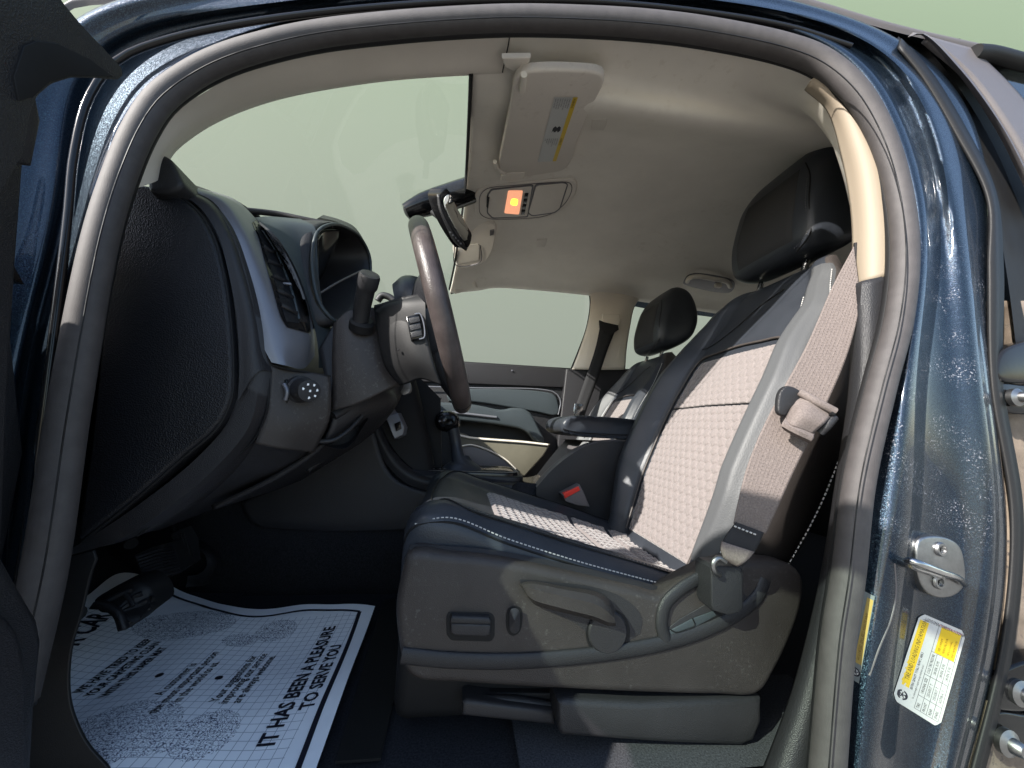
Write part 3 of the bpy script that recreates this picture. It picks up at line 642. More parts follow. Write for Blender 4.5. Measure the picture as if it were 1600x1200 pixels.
mline('WITH THIS PAPER MAT', (168,1089), (262,1012), .0125, bold=.03)
mline('A customer is', (253,1087), (308,1038), .0125)
mline('the most important person', (243,1116), (342,1020), .0125)
mline('in the world to us.', (281,1098), (343,1036), .0125)
mline('Your suggestions for', (340,1098), (402,1026), .0125)
mline('improving our service', (354,1101), (418,1023), .0125)
mline('are always welcome.', (374,1100), (431,1026), .0125)
mline('OR CAR', (100,1030), (175,962), .030, bold=.03)
for a, b in ((249, 1056), (342, 1060)):
    w = PM(a, b); n = 16
    mk('printed_dot', [onmat(w.x, w.y, .0012)]+[onmat(w.x+.0055*math.cos(k*.3927), w.y+.0055*math.sin(k*.3927), .0012) for k in range(n)], [(0, 1+k, 1+(k+1) % n) for k in range(n)], 'ink', mt)

# ---------------------------------------------------------------- pedals
bp_ = thing('brake_pedal', 'black ribbed rubber brake pedal hanging over the paper mat', 'pedal', P(185, 945, .66))
plate('pedal_pad', PL([(146,938,.70),(165,925,.70),(190,912,.70),(214,909,.70),(230,917,.70),(240,934,.70),(239,950,.69),(216,968,.67),(193,987,.66),(187,986,.66),(183,972,.66),(170,961,.67),(152,957,.68)]), (.004, .035, .004), 'rubber_black', bp_, .006, spl=60)
for (a, b, c, d) in ((160,944,208,921), (171,953,222,927), (184,963,232,938)):
    tube('tread_rib', [P(a, b, .682), P((a+c)/2, (b+d)/2-2, .688), P(c, d, .694)], .0042, 'plastic_dark', bp_, n=10, seg=10)
tube('tread_rib', [P(196, 929, .686), P(204, 937, .682), P(208, 947, .678)], .003, 'plastic_dark', bp_, n=8, seg=8)
surf('pedal_pad_end', [PL([(138,952,.675),(160,954,.668),(176,964,.662),(184,987,.658)]), PL([(146,941,.672),(166,947,.665),(183,960,.659),(193,985,.655)])], 'plastic_dark', bp_, nu=20, cross=False, nv=3, thick=.008)
tube('pedal_arm', PL([(120,960,.66),(90,930,.72),(60,860,.85)]), .011, 'black', bp_, n=12)
gp = thing('parking_brake_pedal', 'dark corrugated rubber pedal pad below the dash, above the paper mat', 'pedal', P(250, 880, .80))
pad = plate('pedal_pad', PL([(208,868,.78),(232,858,.80),(262,850,.84),(278,862,.86),(285,888,.86),(262,904,.84),(234,912,.80),(226,908,.78)]), (.004, .03, .0), 'rubber_black', gp, .004)
for k in range(9):
    t = k/8
    tube('tread_rib', [P(212+t*16, 872+t*36, .775), P(240+t*14, 862+t*38, .80), P(270+t*12, 857+t*34, .838)], .0022, 'plastic_dark', gp, n=8, seg=6)
tube('pedal_arm', PL([(205,850,.80),(190,800,.90),(180,740,1.0)]), .010, 'black', gp, n=12)
ap = thing('accelerator_pedal', 'slim ribbed accelerator pedal high under the dash', 'pedal', P(285, 850, .9))
plate('pedal_pad', PL([(265,835,.88),(282,826,.9),(294,845,.92),(298,880,.92),(290,886,.90),(276,870,.88)]), (.004, .025, 0), 'plastic_dark', ap, .003)
for k in range(5): tube('tread_rib', PL([(270+k*4,838-k*2,.872),(279+k*4,858,.88),(285+k*3,880,.89)]), .0016, 'black', ap, n=8, seg=6)
tube('pedal_arm', PL([(275,835,.91),(262,800,.95),(250,760,1.0)]), .008, 'black', ap, n=10)
dp = thing('footrest_cover', 'rounded dark plastic moulding on the carpet behind the pedals', 'footrest', P(310, 880, 1.0))
surf('moulding_shell', [PL([(300,838,1.02),(325,850,1.03),(343,868,1.03),(345,890,1.03),(325,912,1.02),(290,918,1.0)]), PL([(300,846,1.0),(320,856,1.0),(333,870,1.0),(334,888,1.0),(318,905,1.0),(292,909,1.0)]), PL([(300,848,.99),(314,860,.985),(322,872,.985),(322,886,.985),(310,897,.985),(293,900,.985)])], 'plastic_dark', dp, nu=40, sub=6)

# ================================================================ DASHBOARD
da = thing('dashboard', 'dark grey dashboard with gauge hood, air vent and headlamp knob', 'dashboard', P(300, 560, .6))
# profile rows from the driver end inwards
def drow(px, Y): return PL(px, Y)
prof_w = [P(*p, .62) for p in [(232,300),(300,300),(345,318),(375,350),(400,400),(425,470),(440,540),(438,620),(405,690),(330,765),(215,838),(110,862)]]
d0 = PL([(196,310),(262,299),(300,312),(338,352),(362,420),(380,500),(385,590),(372,660),(320,722),(230,795),(150,845),(98,868)], .575)
d1 = PL([(214,300),(280,296),(325,314),(360,352),(388,420),(408,500),(415,585),(406,655),(360,722),(290,782),(190,840),(103,870)], .585)
def shift(pts, Y, sx=0, sz=0, k=1.0): return [Vector((p.x*k+sx, Y, p.z+sz)) for p in pts]
surf('dash_body', [PL([(190,318),(256,306),(292,322),(326,362),(350,425),(366,500),(371,590),(358,655),(308,715),(220,786),(140,840),(96,866)], .578), d0, d1, prof_w, shift(prof_w, .72, -.01, .01), shift(prof_w, 1.0, -.03, .0), shift(prof_w, 1.35, -.03, 0), shift(prof_w, 1.78, .0, -.01)], 'dash_skin', da, nu=90, sub=6, angle=60)
# end cap (access panel) with padded rim
EC = [(204,290),(258,298),(298,322),(328,365),(346,425),(357,500),(361,570),(358,622),(338,664),(280,715),(205,780),(128,840),(122,845),(140,700),(160,520),(182,380)]
ec = plate('end_cap', PL(EC, .560), (0, .03, 0), 'dash_pad', da, .014, seg=5, spl=110, angle=70)
cen = Vector((0, 0, 0))
for p in EC: cen += P(*p, .56)
cen /= len(EC)
def insetw(pts, k, dy): return [Vector((cen.x+(p.x-cen.x)*k, p.y+dy, cen.z+(p.z-cen.z)*k)) for p in pts]
w_ = PL(EC, .5595)
surf('end_cap_recess', [insetw(w_, .90, -.001), insetw(w_, .84, .004), insetw(w_, .80, .005), insetw(w_, .40, .004), insetw(w_, .02, .003)], 'dash_pad', da, nu=90, closed=True, sub=4) if False else None
tube('end_cap_seam', PL([(256,297,.566),(299,321,.566),(331,364,.566),(349,425,.566),(360,500,.566),(364,570,.566),(361,624,.566),(340,668,.566),(282,719,.566),(207,784,.566),(128,846,.566)]), .0022, 'black', da, n=80, seg=8)
# dark band, then satin grey bezel that carries the vent
surf('dash_edge_band', [PL([(262,296,.570),(305,318,.570),(338,362,.570),(358,430,.570),(370,500,.570),(374,570,.570),(372,625,.570)]), PL([(272,294,.575),(322,316,.575),(354,362,.575),(378,430,.575),(395,500,.575),(402,560,.575),(404,580,.575)]), PL([(285,293,.600),(335,316,.600),(366,362,.595),(390,430,.595),(408,500,.595),(417,555,.595),(425,580,.595)])], 'dash_skin', da, nu=60, sub=6)
bez = surf('vent_bezel', [PL([(285,294,.592),(330,313,.592),(358,350,.590),(380,410,.588),(398,480,.588),(411,540,.588),(424,566,.590)]),
      PL([(303,293,.603),(345,312,.598),(375,355,.594),(400,420,.592),(420,490,.592),(436,545,.594),(446,571,.596)]),
      PL([(325,298,.64),(362,313,.64),(398,358,.635),(430,420,.632),(458,480,.632),(478,535,.635),(474,576,.64)]),
      PL([(336,300,.67),(368,312,.68),(408,352,.68),(445,410,.68),(472,465,.68),(490,515,.68),(492,556,.68)])], 'silver_grey', da, nu=70, sub=7)
# vent opening: dark frame, recess, slats
ZB = bvh_of(bez)
def vd(a, b, o): return drape(a, b, ZB, o, .64)
VL = [(393,345),(406,372),(418,410),(430,450),(444,498),(452,512)]; VR = [(397,343),(422,366),(446,398),(468,446),(480,486),(485,521)]
def vlerp(t, u, k=0.0):
    n_ = 61; L_ = crom([Vector((a, b, 0)) for a, b in VL], n_); R_ = crom([Vector((a, b, 0)) for a, b in VR], n_); p = L_[min(60, int(t*60))].lerp(R_[min(60, int(t*60))], u); return p.x, p.y
def vgrid(name, t0, t1, u0, u1, m, o, nu=14, nv=40):
    def fn(u, t): return vd(*vlerp(t0+(t1-t0)*t, u0+(u1-u0)*u), o)
    return grid0(name, fn, nu, nv, m, da)
def grid0(name, fn, nu, nv, m, parent):
    V = [fn(i/(nu-1), j/(nv-1)) for j in range(nv) for i in range(nu)]; Fc = [(j*nu+i, j*nu+i+1, (j+1)*nu+i+1, (j+1)*nu+i) for j in range(nv-1) for i in range(nu-1)]
    return mk(name, V, Fc, m, parent, True, 60)
vgrid('vent_frame', .02, 1.0, -.10, 1.04, 'gloss_black', .0025)
vgrid('vent_recess', .08, .94, .06, .62, 'dash_pad', .0032)
vgrid('vent_side_wall', .06, .93, .64, .94, 'dash_skin', .0034)
for k in range(5):
    t = .30+k*.13; q = [vd(*vlerp(t-.035, .08), .006), vd(*vlerp(t, .34), .009), vd(*vlerp(t+.03, .60), .006)]
    tube('vent_slat', q, .0030, 'dash_skin', da, n=8, seg=8, ry=.0014)
tube('vent_vane', [vd(*vlerp(t, .62), .005) for t in (.12, .3, .5, .7, .9)], .0022, 'teal_grey', da, n=24, seg=8)
box('vent_thumb_tab', vd(*vlerp(.60, .5), .010), (.016, .005, .004), 'silver_grey', da, .001)
# upper grey panel between vent and gauges
surf('upper_fascia', [PL([(398,340,.66),(430,368,.665),(456,408,.67),(476,455,.675),(490,505,.68),(497,545,.685),(498,575,.69)]), PL([(420,338,.70),(452,352,.70),(474,390,.70),(488,440,.70),(500,495,.70),(512,535,.70),(520,575,.71)]), PL([(470,342,.74),(492,356,.72),(496,400,.715),(500,450,.715),(510,498,.715),(528,535,.72),(545,580,.73)])], 'teal_grey', da, nu=60, sub=7)
# dash top pad
surf('dash_top_pad', [PL([(236,300,.58),(280,292,.60),(330,300,.63)]), PL([(262,288,.62),(310,296,.66),(345,304,.69)]), PL([(330,300,.72),(372,318,.74),(400,330,.75)]), [Vector((-.68,1.0,.30)), Vector((-.55,1.0,.305)), Vector((-.42,1.0,.29))], [Vector((-.66,1.78,.28)), Vector((-.52,1.78,.28)), Vector((-.38,1.78,.26))]], 'dash_skin', da, nu=24, sub=6, thick=.01)
tube('dash_top_edge', PL([(385,329,.735),(430,334,.76),(475,343,.77),(520,352,.78)]), .006, 'dash_skin', da, n=30, seg=10)
plate('defroster_speaker_pod', PL([(232,298,.545),(236,255,.545),(248,240,.545),(262,244,.545),(277,268,.545),(284,287,.545),(270,298,.545)]), (-.01, .10, 0), 'plastic_dark', da, .008, spl=50)
# gauge hood: loop around the opening, lofted forwards and inwards
LP = [(492,362,.72),(484,395,.70),(486,440,.69),(498,480,.69),(520,503,.70),(548,492,.77),(570,458,.88),(577,425,.95),(575,398,.96),(562,372,.92),(538,354,.84),(512,350,.76)]
lp = PL(LP)
fw = Vector((-1, 0, -.12)).normalized()
lc = sum(lp, Vector((0, 0, 0)))/len(lp)
def loop(k, d): return [lc+(p-lc)*k+fw*d for p in lp]
hood = surf('gauge_hood', [loop(1.10, .16), loop(1.09, .06), loop(1.06, .012), loop(1.02, -.002), loop(.985, .004), loop(.95, .03), loop(.88, .09), loop(.80, .13)], 'dash_skin', da, nu=70, closed=True, sub=5, angle=70)
surf('gauge_face', [loop(.82, .125), loop(.5, .13), loop(.02, .13)], 'gloss_black', da, nu=50, closed=True, sub=3)
tube('gauge_rim', loop(.985, -.004), .0035, 'teal_grey', da, n=90, seg=10, closed=True)
surf('gauge_hood_inner_fin', [PL([(494,368,.74),(505,356,.78),(530,357,.84)]), PL([(493,410,.76),(505,396,.80),(528,376,.86)]), PL([(496,440,.80),(503,428,.82),(512,405,.88)])], 'gloss_black', da, nu=16, sub=4, thick=.003)
tube('gauge_lower_trim', PL([(500,458,.72),(530,440,.78),(562,424,.88)]), .0022, 'pillar_grey', da, n=16, seg=8)
surf('hood_crown', [PL([(500,340,.78),(528,347,.82),(552,360,.87),(570,384,.94),(577,408,.98),(577,425,.99)]), PL([(505,336,.90),(530,343,.93),(553,355,.97),(568,378,1.0),(574,405,1.03),(574,420,1.03)]), PL([(490,345,1.02),(510,350,1.04),(530,362,1.06),(545,385,1.08),(552,408,1.08),(553,422,1.08)])], 'plastic_dark', da, nu=30, sub=6)
tube('defrost_ring_far', PL([(590,470,1.3),(597,462,1.3),(608,464,1.3),(618,472,1.3)]), .012, 'dash_skin', da, n=14)
# knee panel & switch panel
surf('switch_panel', [PL([(421,572,.600),(418,610,.600),(414,650,.600),(398,692,.600)]), PL([(450,578,.618),(450,615,.616),(452,660,.616),(440,700,.62)]), PL([(515,588,.650),(516,620,.650),(512,655,.655),(488,705,.66)])], 'plastic_brown', da, nu=30, sub=6, thick=.006, toff=1)
tube('switch_panel_seam', PL([(416,568,.594),(450,577,.606),(480,582,.628),(517,588,.646)]), .0016, 'black', da, n=24, seg=6)
tube('switch_panel_seam', PL([(421,574,.596),(420,610,.594),(416,645,.594),(395,690,.596),(350,728,.596),(290,776,.60),(215,838,.60)]), .0012, 'black', da, n=50, seg=6)
kb = lathe('headlamp_knob', P(471,609,.618), (P(492,612,.585)-P(471,609,.618)), [(-.012, .0215), (0, .0215), (.003, .0185), (.026, .0175), (.029, .0165), (.030, .012), (.030, .001)], 'plastic_dark', da, 36)
kc = P(484.5, 611, .596); ka = (P(492,612,.585)-P(471,609,.618)).normalized(); ku = ka.orthogonal().normalized(); kw = ka.cross(ku)
for q in range(7):
    a = q*.9; r_ = .0105 if q else 0
    box('knob_mark', P(471,609,.618)+ka*.0302+ku*(r_*math.cos(a))+kw*(r_*math.sin(a)), (.0030, .0012, .0034), 'white_ink', kb, 0, rot=Matrix.Rotation(a, 3, 'Y'))
plate('dimmer_slot', PL([(441,594,.608),(448,592,.608),(452,610,.608),(449,630,.608),(442,632,.608),(445,612,.608)]), (0, .006, 0), 'gloss_black', da, .001)
tube('dimmer_wheel', PL([(444,600,.604),(449,612,.602),(446,625,.604)]), .003, 'silver_grey', da, n=10, seg=8)
# column shroud, lower dash, storage slot
surf('knee_bolster', [PL([(500,548,.69),(510,600,.68),(520,640,.675),(500,690,.68),(440,735,.69),(330,790,.70)]), PL([(530,500,.71),(538,560,.70),(545,620,.70),(560,640,.71),(500,705,.73),(380,775,.76)]), PL([(560,500,.76),(580,560,.76),(600,610,.77),(610,625,.79),(560,680,.83),(430,760,.90)]), PL([(600,560,.88),(618,580,.88),(625,600,.88),(622,618,.90),(585,668,.95),(470,745,1.0)])], 'dash_skin', da, nu=50, sub=6, thick=.008, toff=1)
surf('lower_knee_panel', [PL([(490,703,.672),(440,700,.632),(398,692,.605),(350,730,.605),(290,778,.61),(215,838,.625)]), PL([(535,690,.78),(490,722,.74),(440,735,.70),(380,756,.69),(310,790,.69),(230,832,.69)]), PL([(578,662,.90),(530,702,.88),(470,741,.86),(400,772,.84),(330,797,.82),(250,828,.80)])], 'dash_skin', da, nu=50, sub=6)
surf('storage_recess', [PL([(495,688,.69),(535,660,.71),(572,640,.74)]), PL([(500,698,.70),(545,690,.72),(572,650,.75)]), PL([(492,692,.66),(540,700,.69),(575,655,.73)])], 'black', da, nu=20, cross=False, nv=2)
tube('storage_lip', PL([(490,690,.662),(520,688,.672),(545,672,.69),(565,650,.71)]), .0035, 'plastic_dark', da, n=20)
tube('knee_lower_rail', PL([(520,650,.67),(560,628,.71),(600,607,.77),(625,597,.82)]), .008, 'dash_skin', da, n=20)
tube('knee_lower_rail', PL([(480,735,.80),(540,690,.86),(585,650,.92)]), .006, 'dash_skin', da, n=20)
surf('column_shroud', [PL([(524,508,.665),(522,560,.66),(522,600,.66),(520,642,.665)]), PL([(545,488,.665),(548,540,.655),(555,590,.655),(560,630,.66)]), PL([(586,482,.69),(594,530,.68),(605,570,.68),(622,600,.69)]), PL([(600,475,.80),(610,510,.79),(625,560,.79),(636,596,.80)])], 'plastic_brown', da, nu=40, sub=7, thick=.006, toff=1)
lathe('stalk_boot', P(566,506,.655), P(578,430,.60)-P(566,506,.655), [(-.01, .021), (.004, .021), (.008, .016)], 'black', da, 24)
sk = thing('indicator_stalk', 'thick black control stalk with round knob behind the steering wheel', 'stalk', P(566, 506, .65))
tube('stalk_lever', PL([(562,512,.655),(566,480,.635),(571,455,.615),(574,444,.605)]), [.012, .0135, .0145, .0145], 'plastic_dark', sk, n=20, seg=20)
ax = (P(580,422,.592)-P(573,450,.612))
lathe('stalk_knob', P(574,446,.607), ax, [(-.004, .0155), (.0, .0165), (.016, .0165), (.020, .015), (.021, .011), (.0205, .004)], 'plastic_dark', sk, 32)
ch = thing('key_cylinder', 'metal ignition key head under the steering column', 'ignition', P(630, 605, .9))
lathe('cylinder_head', P(628,606,.90), (.3, -1, -.2), [(-.02, .016), (.0, .016), (.003, .013)], 'chrome', ch, 20)
plate('key_head', PL([(622,600,.88),(638,596,.88),(641,612,.88),(628,617,.88)]), (.002, .006, 0), 'steel', ch, .002, spl=20)

# ================================================================ STEERING WHEEL
sw = thing('steering_wheel', 'leather steering wheel seen edge on, sunlit on the near rim', 'steering wheel', P(690, 495, .78))
wt, wb = P(657,372,.76), P(722,632,.76); wc = (wt+wb)/2; wu = (wt-wb).normalized(); R0 = (wt-wb).length/2
wn = Vector((0, 1, 0)).cross(wu); wn.normalize()
if wn.x < 0: wn = -wn
wv = Vector((.0, 1, 0))
ringp = [wc+wu*(R0*math.cos(a))+wv*(R0*math.sin(a)) for a in [2*math.pi*k/96 for k in range(96)]]
tube('rim', ringp, .0185, 'leather_rim', sw, raw=True, closed=True, seg=20, up=wn)
for a0 in (math.radians(-14), math.radians(194-360), math.radians(14), math.radians(166)):
    q = [wc+wu*((R0)*math.cos(a0+d))+wv*(R0*math.sin(a0+d)) for d in (-.008, 0, .008)]
    tube('rim_stitch', q, .0190, 'thread' if False else 'rubber_black', sw, n=4, seg=20)
hub = surf('airbag_hub', [[wc+fw*s0+wu*(hu*h_)+wv*(hv*w_2) for hu, hv in ((1, -.6), (1, 0), (1, .6), (.5, 1), (-.3, 1), (-1, .45), (-1, 0), (-1, -.45), (-.3, -1), (.5, -1))] for s0, h_, w_2 in ((.075, .062, .075), (.05, .075, .09), (.02, .07, .088), (.0, .05, .06), (-.004, .002, .002))], 'leather', sw, nu=50, closed=True, sub=6)
for sgn, nm in ((-1, 0), (1, 0)):
    a = [wc+wv*(sgn*.06)+wu*.018+fw*.035, wc+wv*(sgn*.12)+wu*.012+fw*.026, wc+wv*(sgn*(R0-.004))+wu*.006]
    tube('spoke', a, [.040, .036, .026], 'dash_pad', sw, n=16, seg=16, ry=.014)
tube('lower_spoke', [wc-wu*.04+fw*.03, wc-wu*.11+fw*.02, wc-wu*(R0-.01)], [.034, .022, .016], 'dash_pad', sw, n=12, seg=16)
# near side: spoke shell and switch pack
surf('column_collar', [PL([(588,478,.66),(594,530,.65),(606,575,.65),(628,600,.66)]), PL([(600,475,.645),(608,525,.635),(624,570,.635),(640,597,.645)]), PL([(630,466,.625),(636,520,.615),(650,565,.615),(660,590,.63)]), PL([(660,461,.62),(668,520,.61),(678,566,.61),(690,600,.62)])], 'rubber_black', sw, nu=40, sub=6, thick=.005, toff=1)
surf('spoke_top_pad', [PL([(584,486,.655),(600,474,.64),(630,464,.625),(662,459,.615)]), PL([(592,490,.64),(606,480,.628),(632,474,.612),(664,470,.602)]), PL([(597,520,.638),(610,515,.626),(634,512,.612),(665,508,.60)])], 'rubber_black', sw, nu=30, sub=6)
sp_ = pp('switch_pack', [(634,494),(655,490),(662,528),(642,532)], .600, .012, 'gloss_black', sw, .002)
for k in range(3): pp('switch_button', [(638+k*1.5,497+k*11),(655+k*1.5,494+k*11),(657+k*1.5,502+k*11),(640+k*1.5,506+k*11)], .597, .006, 'plastic_dark', sp_, .001)
tube('switch_bezel', PL([(648,491,.598),(656,490,.598),(663,527,.598),(655,530,.598)]), .0012, 'silver_grey', sp_, n=16, seg=6)
for (a, b) in ((622, 546), (664, 538), (660, 562)): lathe('screw_hole', P(a, b, .612), (0, -1, 0), [(-.002, .0018), (.001, .0018)], 'black', sw, 10)
# ================================================================ CENTRE CONSOLE
cc = thing('center_console', 'dark centre console with shift plate, outlet and padded armrest between the seats', 'console', P(760, 740, 1.1))
surf('side_panel', [PL([(380,785,1.03),(470,742,1.03),(530,700,1.03),(578,652,1.03)]), PL([(384,800,1.03),(490,780,1.03),(570,752,1.03),(612,742,1.03)]), PL([(392,812,1.03),(520,812,1.03),(620,795,1.03),(668,768,1.03)]), PL([(410,822,1.035),(560,828,1.035),(700,815,1.035),(760,772,1.035)])], 'dash_skin', cc, nu=30, sub=6, thick=.008, toff=-1)
surf('console_rail', [PL([(574,655,1.028),(590,700,1.028),(618,742,1.028),(655,764,1.028),(720,772,1.028),(800,776,1.028)]), PL([(580,648,1.026),(600,697,1.022),(628,734,1.022),(662,751,1.022),(722,757,1.022),(800,760,1.022)]), PL([(588,645,1.05),(610,697,1.05),(640,730,1.05),(668,744,1.05),(725,749,1.05),(812,752,1.05)])], 'plastic_dark', cc, nu=50, sub=6)
surf('stack_side', [PL([(588,646,1.06),(612,697,1.06),(642,730,1.06),(668,743,1.06)]), PL([(640,560,1.09),(655,620,1.09),(668,680,1.09),(678,728,1.09)]), PL([(600,540,1.25),(628,600,1.25),(655,660,1.25),(668,716,1.25)])], 'black', cc, nu=24, sub=5)
surf('stack_trim_bar', [PL([(626,655,1.10),(640,690,1.10),(658,722,1.10)]), PL([(640,650,1.12),(652,688,1.12),(668,720,1.12)])], 'plastic_dark', cc, nu=14, cross=False, nv=2)
tube('stack_rib', PL([(645,640,1.15),(656,680,1.15),(668,716,1.15)]), .006, 'plastic_dark', cc, n=14)
ob = plate('outlet_box', PL([(602,652,1.04),(622,645,1.05),(632,668,1.05),(630,680,1.05),(616,686,1.04),(610,672,1.04)]), (.01, .03, 0), 'silver_grey', cc, .003)
pp('outlet_flap', [(616,662),(625,658),(627,670),(619,674)], 1.035, .006, 'gloss_black', ob, .001)
plate('ash_lid', PL([(600,640,1.05),(630,636,1.08),(634,646,1.08),(606,652,1.04)]), (0, .01, -.006), 'pillar_grey', cc, .002)
plate('stack_filler', PL([(592,588),(656,590),(688,622),(690,735),(640,735),(604,690)], 1.16), (0, .02, 0), 'black', cc, 0)
# dark stack wall behind the shifter
surf('lower_stack', [PL([(560,640,1.12),(600,600,1.12),(650,596,1.15)]), PL([(640,740,1.12),(650,700,1.15),(668,640,1.2)]), PL([(662,735,1.25),(676,690,1.3),(690,620,1.35)])], 'black', cc, nu=12, sub=4)
pts = [P(655,722,1.12), P(668,713,1.20), P(700,711,1.24), P(760,713,1.26), P(795,718,1.24), P(806,733,1.15), P(806,744,1.08), P(735,742,1.07), P(665,738,1.07)]
sp2 = plate('shift_plate', [Vector((p.x, p.y, -.128)) for p in pts], (0, 0, -.02), 'gloss_black', cc, .003, spl=50)
plate('console_deck', [Vector((p.x*1.0+(.012 if p.x > .02 else -.012), p.y+(.02 if p.y > 1.15 else -.02), -.136)) for p in pts], (0, 0, -.06), 'plastic_dark', cc, .004, spl=50)
surf('plate_rim', [[Vector((p.x, p.y, -.1275)) for p in pts], [Vector(((p.x-.03)*.93+.03, (p.y-1.16)*.88+1.16, -.1265)) for p in pts]], 'pillar_grey', cc, nu=60, closed=True, cross=False, nv=1)
for k, ch_ in enumerate('PRNDM'):
    text('gear_letter', ch_, 'white_ink', sp2, (lambda k: lambda x, y: Vector((-.075+k*.017+y*.012, 1.105+x*.012, -.1260)))(k), 1.0)
box('shift_slot', (-.03, 1.145, -.1262), (.10, .012, .003), 'black', cc, .001)
sh = thing('gear_shifter', 'black gear shift lever with leather boot and button knob on the console', 'gear lever', P(720, 730, 1.14))
tube('shifter_shaft', PL([(726,734,1.13),(716,715,1.14),(712,690,1.15),(708,672,1.15),(702,660,1.15)]), [.030, .021, .017, .018, .020], 'leather', sh, n=24, seg=20)
surf('shifter_knob', [[P(a, b, 1.15+dy) for a, b in o] for dy, o in ((-.028, [(690,655),(697,650),(706,652),(708,660),(700,664),(692,662)]), (-.022, [(683,654),(694,645),(711,648),(715,662),(703,670),(688,667)]), (0, [(679,653),(692,642),(713,646),(719,664),(706,675),(684,670)]), (.022, [(683,654),(694,645),(711,648),(715,662),(703,670),(688,667)]))], 'gloss_black', sh, nu=30, closed=True, sub=5)
surf('knob_cap', [[P(692+6*math.cos(t)*k, 655+5*math.sin(t)*k, 1.121+(1-k)*-.002) for t in [2*math.pi*q/8 for q in range(8)]] for k in (1, .5, .05)], 'gloss_black', sh, nu=20, closed=True, sub=2)
for a, b in ((687, 658), (694, 657)): lathe('knob_button', P(a, b, 1.119), (0, -1, 0), [(-.002, .003), (.001, .003), (.002, .001)], 'silver_grey', sh, 10)
surf('shifter_boot', [[P(723, 712, 1.14)+Vector((dx*a_, dy*a_*.8, -dz)) for dx, dy in ((1,0),(.7,.7),(0,1),(-.7,.7),(-1,0),(-.7,-.7),(0,-1),(.7,-.7))] for a_, dz in ((.02, .0), (.028, .012), (.05, .028), (.062, .040))], 'leather', sh, nu=32, closed=True, sub=4)
# rear part of the console, sloping face and armrest
surf('cup_holder_tray', [[Vector((.17, 1.06, -.14)), Vector((.17, 1.26, -.14))], [Vector((.22, 1.05, -.165)), Vector((.22, 1.27, -.165))], [Vector((.285, 1.05, -.15)), Vector((.285, 1.27, -.15))]], 'gloss_black', cc, nu=8, sub=4)
bx = [(-.0, 0)]
surf('armrest_bin', [PL([(838,762,1.03),(862,735,1.03),(890,712,1.03),(920,695,1.03),(962,689,1.03),(1010,690,1.03)]), PL([(838,772,1.03),(866,760,1.027),(894,742,1.027),(925,724,1.027),(962,716,1.027),(1010,716,1.027)]), PL([(846,800,1.03),(872,790,1.03),(900,790,1.03),(930,800,1.03),(965,800,1.03),(1010,800,1.03)]), PL([(846,930,1.03),(880,930,1.03),(910,930,1.03),(935,930,1.03),(965,930,1.03),(1010,930,1.03)])], 'plastic_dark', cc, nu=40, sub=6)
top_l = [P(838,762,1.03), P(862,735,1.03), P(890,712,1.03), P(920,695,1.03), P(962,689,1.03), P(1010,690,1.03)]
surf('bin_shoulder', [top_l, [Vector((p.x, 1.05, p.z+.004)) for p in top_l], [Vector((p.x, 1.08, p.z-.002)) for p in top_l]], 'pillar_grey', cc, nu=40, sub=4)
surf('bin_front_face', [[Vector((.265, 1.07, -.15)), Vector((.31, 1.07, -.09)), Vector((.36, 1.07, -.03))], [Vector((.265, 1.25, -.15)), Vector((.31, 1.25, -.09)), Vector((.36, 1.25, -.03))]], 'pillar_grey', cc, nu=12, cross=False, nv=4)
mk('bin_top', [Vector(v) for v in ((.34, 1.04, -.03), (.62, 1.04, -.03), (.62, 1.26, -.03), (.34, 1.26, -.03))], [(0, 1, 2, 3)], 'black', cc)
al_ = [(.285, .0), (.29, .028), (.32, .043), (.40, .045), (.52, .040), (.57, .030), (.575, .0), (.57, -.012), (.42, -.018), (.31, -.012)]
def arow(y, k, c=(.43, .012)): return [Vector((c[0]+(x-c[0])*k, y, c[1]+(z-c[1])*(k if k > .9 else k*.85))) for x, z in al_]
surf('armrest_lid', [arow(1.049, .02), arow(1.047, .5), arow(1.043, .80), arow(1.036, .93), arow(1.045, .99), arow(1.08, 1.0), arow(1.15, 1.0), arow(1.21, 1.0), arow(1.25, .97), arow(1.26, .85), arow(1.262, .02)], 'leather', cc, nu=60, closed=True, sub=5)
tube('armrest_seam', [Vector((x, 1.034, z)) for x, z in ((.288,.004),(.32,-.003),(.42,-.006),(.56,-.002))], .0016, 'black', cc, n=24, seg=6)
bk = thing('buckle_receptacle', 'seat belt buckle with red release button beside the console', 'seat belt buckle', P(905, 780, .99))
plate('buckle_body', PL([(878,772,.985),(906,757,.985),(912,768,.985),(922,792,.985),(902,790,.985),(884,784,.985)]), (.0, .03, 0), 'pillar_grey', bk, .003)
plate('release_button', PL([(880,771,.981),(904,760,.981),(907,766,.981),(883,779,.981)]), (0, .012, 0), 'red', bk, .0015)

